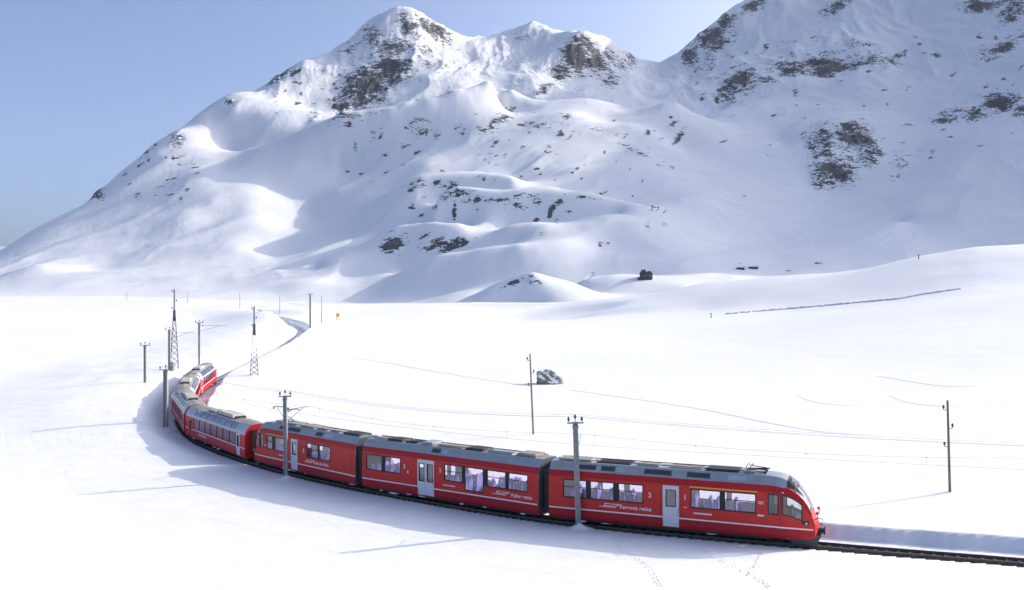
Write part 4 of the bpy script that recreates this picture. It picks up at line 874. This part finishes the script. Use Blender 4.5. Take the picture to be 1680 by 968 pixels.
# ------------------------------------------------------------------ things on the snow
def rock_snow():
    m = mat('rock_with_snow_cap', (.15, .145, .14), .9, 0, .2); nt = m.node_tree; N, L = nt.nodes, nt.links; bs = N['Principled BSDF']
    g = N.new('ShaderNodeNewGeometry'); sx = N.new('ShaderNodeSeparateXYZ'); L.new(g.outputs['Normal'], sx.inputs[0]); n = N.new('ShaderNodeTexNoise'); n.inputs['Scale'].default_value = .9; n.inputs['Detail'].default_value = 6; L.new(g.outputs['Position'], n.inputs['Vector'])
    a = N.new('ShaderNodeMath'); a.operation = 'ADD'; L.new(sx.outputs[2], a.inputs[0]); L.new(n.outputs['Fac'], a.inputs[1]); r = N.new('ShaderNodeMapRange'); r.inputs[1].default_value = 1.08; r.inputs[2].default_value = 1.14; L.new(a.outputs[0], r.inputs[0])
    c = N.new('ShaderNodeValToRGB'); c.color_ramp.elements[0].color = (.13, .128, .122, 1); c.color_ramp.elements[1].color = (.36, .34, .31, 1); n3 = N.new('ShaderNodeTexNoise'); n3.inputs['Scale'].default_value = 2.5; n3.inputs['Detail'].default_value = 8; L.new(g.outputs['Position'], n3.inputs['Vector']); L.new(n3.outputs['Fac'], c.inputs[0])
    x = N.new('ShaderNodeMix'); x.data_type = 'RGBA'; x.inputs[7].default_value = (.86, .865, .87, 1); L.new(r.outputs[0], x.inputs[0]); L.new(c.outputs[0], x.inputs[6]); L.new(x.outputs[2], bs.inputs['Base Color'])
    bp = N.new('ShaderNodeBump'); bp.inputs['Strength'].default_value = .7; bp.inputs['Distance'].default_value = .3; L.new(n3.outputs['Fac'], bp.inputs['Height']); L.new(bp.outputs[0], bs.inputs['Normal']); return m
RS = rock_snow()
def crag_me(r, seed, n=4):
    rr = np.random.default_rng(seed); nn = rr.normal(size=(26, 3)); nn /= np.linalg.norm(nn, axis=1, keepdims=True); dd = rr.uniform(.62, 1.0, 26); nn[:, 2] *= .8
    bm = bmesh.new(); bmesh.ops.create_icosphere(bm, subdivisions=n, radius=1)
    for v in bm.verts:
        d = np.array(v.co); q = nn @ d; k = min(1.15, min(dd[i] / q[i] for i in range(26) if q[i] > .05)); k += .05 * math.sin(9 * d[0] + 5 * d[2]) * math.sin(7 * d[1] + 3) ; v.co = Vector((d[0] * r[0] * k, d[1] * r[1] * k, d[2] * r[2] * k))
    me = bpy.data.meshes.new('rock'); bm.to_mesh(me); bm.free(); return me
def boulder(x, yb, wpx, hpx, label, seed, amp=.45):
    p = spot(x, yb); k = p.y / F; me = crag_me((wpx * k * .56, wpx * k * .42, hpx * k * .78), seed); o = inst('boulder', me, None, p + Vector((0, .3 * wpx * k, 0))); me.materials.append(RS)
    return tag(o, label, 'boulder', 'boulders poking out of the snow')
boulder(897, 631, 44, 27, 'big grey snow-capped boulder alone in the middle of the field', 5)
boulder(1345, 433, 12, 4, 'small dark boulder in the shaded bowl above the right crest', 8)
boulder(1296, 445, 9, 3, 'tiny dark boulder near the dip of the crest', 9)
# wall line on the slope
wl_pts = [(1190, 516), (1250, 511), (1345, 503), (1440, 494), (1475, 491), (1510, 484), (1580, 474)]
wr = None; WP = []
for (xa, ya), (xb, yb) in zip(wl_pts[:-1], wl_pts[1:]):
    for i in range(int((xb - xa) / 4)): t = i / int((xb - xa) / 4); WP.append((xa + (xb - xa) * t, ya + (yb - ya) * t))
STONE = mat('wall_stone', (.66, .65, .64), .9, 0, .2, .3, 2)
W0 = spot(1190, 516); wr = empty('stone_wall', W0, 0, 'long low grey avalanche wall across the slope under the crest', 'wall')
prev = None
for i, (x, y) in enumerate(WP):
    p = spot(x, y)
    if prev is not None and (p - prev).length < 12:
        d = p - prev; b = MB(); ln = d.length * (.8 if 12 < i < 62 and i % 4 == 1 else .99); hh = .32 + .2 * random.random() if i < 70 else .4
        b.box(0, ln, -.25, .25, -.5, hh * (.85 if i % 3 == 0 else 1), 0, .97); o = b.build('stone', STONE, wr); o.location = prev - W0; o.rotation_euler = (0, -math.atan2(d.z, math.hypot(d.x, d.y)), math.atan2(d.y, d.x))
    prev = p
def stake(x, yb, yt, label, r=.09, m_=DARK):
    p = spot(x, yb); h = (yb - yt) * p.y / F; o = empty('marker_stake', p, 0, label, 'stake', 'marker stakes'); b = MB(); b.tube([(0, 0, -.4), (.02, 0, h)], [r, r * .8], 6); b.build('post', m_, o); b = MB(); b.box(-r * 1.6, r * 1.6, -r, r, h - .25, h); b.build('cap', m_, o)
stake(1166.5, 522, 514, 'dark marker stake at the near end of the stone wall', .16); stake(1507, 426, 418, 'dark marker stake on the high right crest', .2)
p = spot(554, 525); k = p.y / F; sg_ = empty('yellow_sign', p, 0, 'small yellow sign on two legs at the end of the cutting', 'sign'); b = MB(); b.box(-2.4 * k, 2.4 * k, -.06, .06, 5 * k, 11 * k); b.build('board', YEL, sg_)
for x in (-2, 1.6):
    b = MB(); b.box(x * k, (x + .9) * k, -.05, .05, -.5, 5 * k); b.build('leg', YEL, sg_)
# hut under the mountain
p = spot(1058, 458); k = p.y / F; HUT = mat('dark_hut_wall', (.07, .07, .075), .85, 0, .2, .3, 1); k *= .8; h = empty('hut', p, .15, 'small dark hut at the foot of the mountain', 'building')
b = MB(); b.box(-8 * k, 13 * k, -4, 4, -1, 9 * k); b.build('wall', HUT, h)
for x0, x1, zt in ((-9, 2, 18), (2.2, 14, 15)):
    b = MB(); b.add([(x0 * k, -4.3, 9 * k), (x1 * k, -4.3, 9 * k), ((x0 + x1) / 2 * k, -4.3, zt * k), (x0 * k, 4.3, 9 * k), (x1 * k, 4.3, 9 * k), ((x0 + x1) / 2 * k, 4.3, zt * k)], [(0, 1, 2), (5, 4, 3), (0, 2, 5, 3), (1, 4, 5, 2)]); b.build('roof', HUT, h)
for x in (-5, 0, 6, 10):
    b = MB(); b.box((x - 1) * k, (x + 1) * k, -4.06, -3.95, 4 * k, 7 * k); w_ = b.build('window', LGREY, h); b = MB(); b.box((x - .7) * k, (x + .7) * k, -4.09, -4.07, 4.4 * k, 6.6 * k); b.build('pane', BLACK, w_)
b = MB(); b.box(-20 * k, 10 * k, -6, -5.2, -1.5, 2.2 * k); b.build('terrace_wall', HUT, h)
for x, yb, w_, lb in ((1215, 442, 12, 'tiny dark hut on the crest left of its neighbour'), (1236, 441, 14, 'tiny dark lean-to on the crest right of its neighbour')):
    p = spot(x, yb); k = p.y / F; h = empty('shed', p, 0, lb, 'building', 'tiny sheds on the crest'); b = MB(); b.box(-w_ / 2 * k, w_ / 2 * k, -1.5, 1.5, -1, 2.5 * k); b.build('wall', HUT, h)
    b = MB(); b.add([(-w_ * .6 * k, -1.8, 2.2 * k), (w_ * .6 * k, -1.8, 4 * k), (w_ * .6 * k, 1.8, 4 * k), (-w_ * .6 * k, 1.8, 2.2 * k), (-w_ * .6 * k, -1.8, 2.8 * k), (w_ * .6 * k, -1.8, 4.6 * k), (w_ * .6 * k, 1.8, 4.6 * k), (-w_ * .6 * k, 1.8, 2.8 * k)], [(0, 1, 2, 3), (7, 6, 5, 4), (0, 4, 5, 1), (1, 5, 6, 2), (2, 6, 7, 3), (3, 7, 4, 0)]); b.build('roof', HUT, h)
# ski tracks and animal prints
def ski(pts, label):
    P = [spot(x, y) for x, y in pts]; Q = np.array([tuple(p) for p in P]); Q = catmull(Q, 14); b = MB(); vs = []
    for i, c in enumerate(Q):
        t = Q[min(i + 1, len(Q) - 1)] - Q[max(i - 1, 0)]; t = t[:2] / (np.linalg.norm(t[:2]) + 1e-9); n_ = np.array((-t[1], t[0]))
        for o, z in ((-.3, -.03), (-.18, .022), (-.09, .0), (0, .015), (.09, .0), (.18, .022), (.3, -.03)):
            x, y = c[0] + n_[0] * o, c[1] + n_[1] * o; vs.append((x, y, ground(x, y) + z + .004))
    b.add(vs, [(i * 7 + k, i * 7 + k + 1, (i + 1) * 7 + k + 1, (i + 1) * 7 + k) for i in range(len(Q) - 1) for k in range(6)]); return tag(b.build('ski_track', SNOWP), label, 'ski track', None, 'stuff')
ski([(560, 583), (640, 597), (720, 611), (800, 624), (868, 634)], 'faint ski track leading to the boulder from the left')
ski([(935, 640), (1040, 655), (1150, 672), (1250, 692), (1340, 708), (1430, 713), (1540, 709), (1690, 695)], 'long curved ski track sweeping below the wooden pole')
ski([(1305, 648), (1335, 660), (1390, 666), (1470, 664)], 'short curved ski track on the right slope')
ski([(1460, 650), (1490, 661), (1560, 667), (1690, 660)], 'short curved ski track behind the lone wooden pole')
ski([(1440, 618), (1500, 628), (1550, 634), (1600, 634)], 'short straight ski track high on the right slope')
fp = MB()
for pts in ([(998, 884), (1012, 898), (1036, 912), (1062, 930), (1074, 948), (1082, 962)], [(1142, 894), (1168, 914), (1214, 937), (1246, 953), (1262, 964)], [(1248, 908), (1238, 926), (1228, 944)]):
    P = np.array([tuple(spot(x, y)) for x, y in pts]); Q = catmull(P, 9)
    for i, c in enumerate(Q):
        if i % 3 == 2: continue
        for s_ in (-1, 1):
            x, y = c[0] + s_ * .09 + random.uniform(-.06, .06), c[1] + s_ * .10 + random.uniform(-.06, .06); r = random.uniform(.028, .055); z = ground(x, y)
            fp.lathe((x, y, z), [(r * 1.5, -.03), (r * 1.2, .017), (r * .8, .025), (r * .5, .004), (.01, .0)], 7)
tag(fp.build('footprints', SNOWP), 'trails of small animal footprints crossing the shaded snow', 'footprints', None, 'stuff')

# ------------------------------------------------------------------ the air
zt = float(ZZ.max()) + 5; zb_ = float(ZZ.min()) - 1; b = MB(); b.box(-9500, 12000, -60, 6300, zb_, zt)
hz = b.mesh('haze'); HM = bpy.data.materials.new('pale_air'); HM.use_nodes = True; N = HM.node_tree.nodes; N.remove(N['Principled BSDF'])
pv = N.new('ShaderNodeVolumePrincipled'); pv.inputs['Color'].default_value = (.93, .96, 1, 1); pv.inputs['Density'].default_value = .000025; pv.inputs['Anisotropy'].default_value = .2
HM.node_tree.links.new(pv.outputs[0], N['Material Output'].inputs['Volume'])
tag(link('haze', hz, None, [HM]), 'thin pale air between the train and the mountains', 'haze', None, 'stuff')
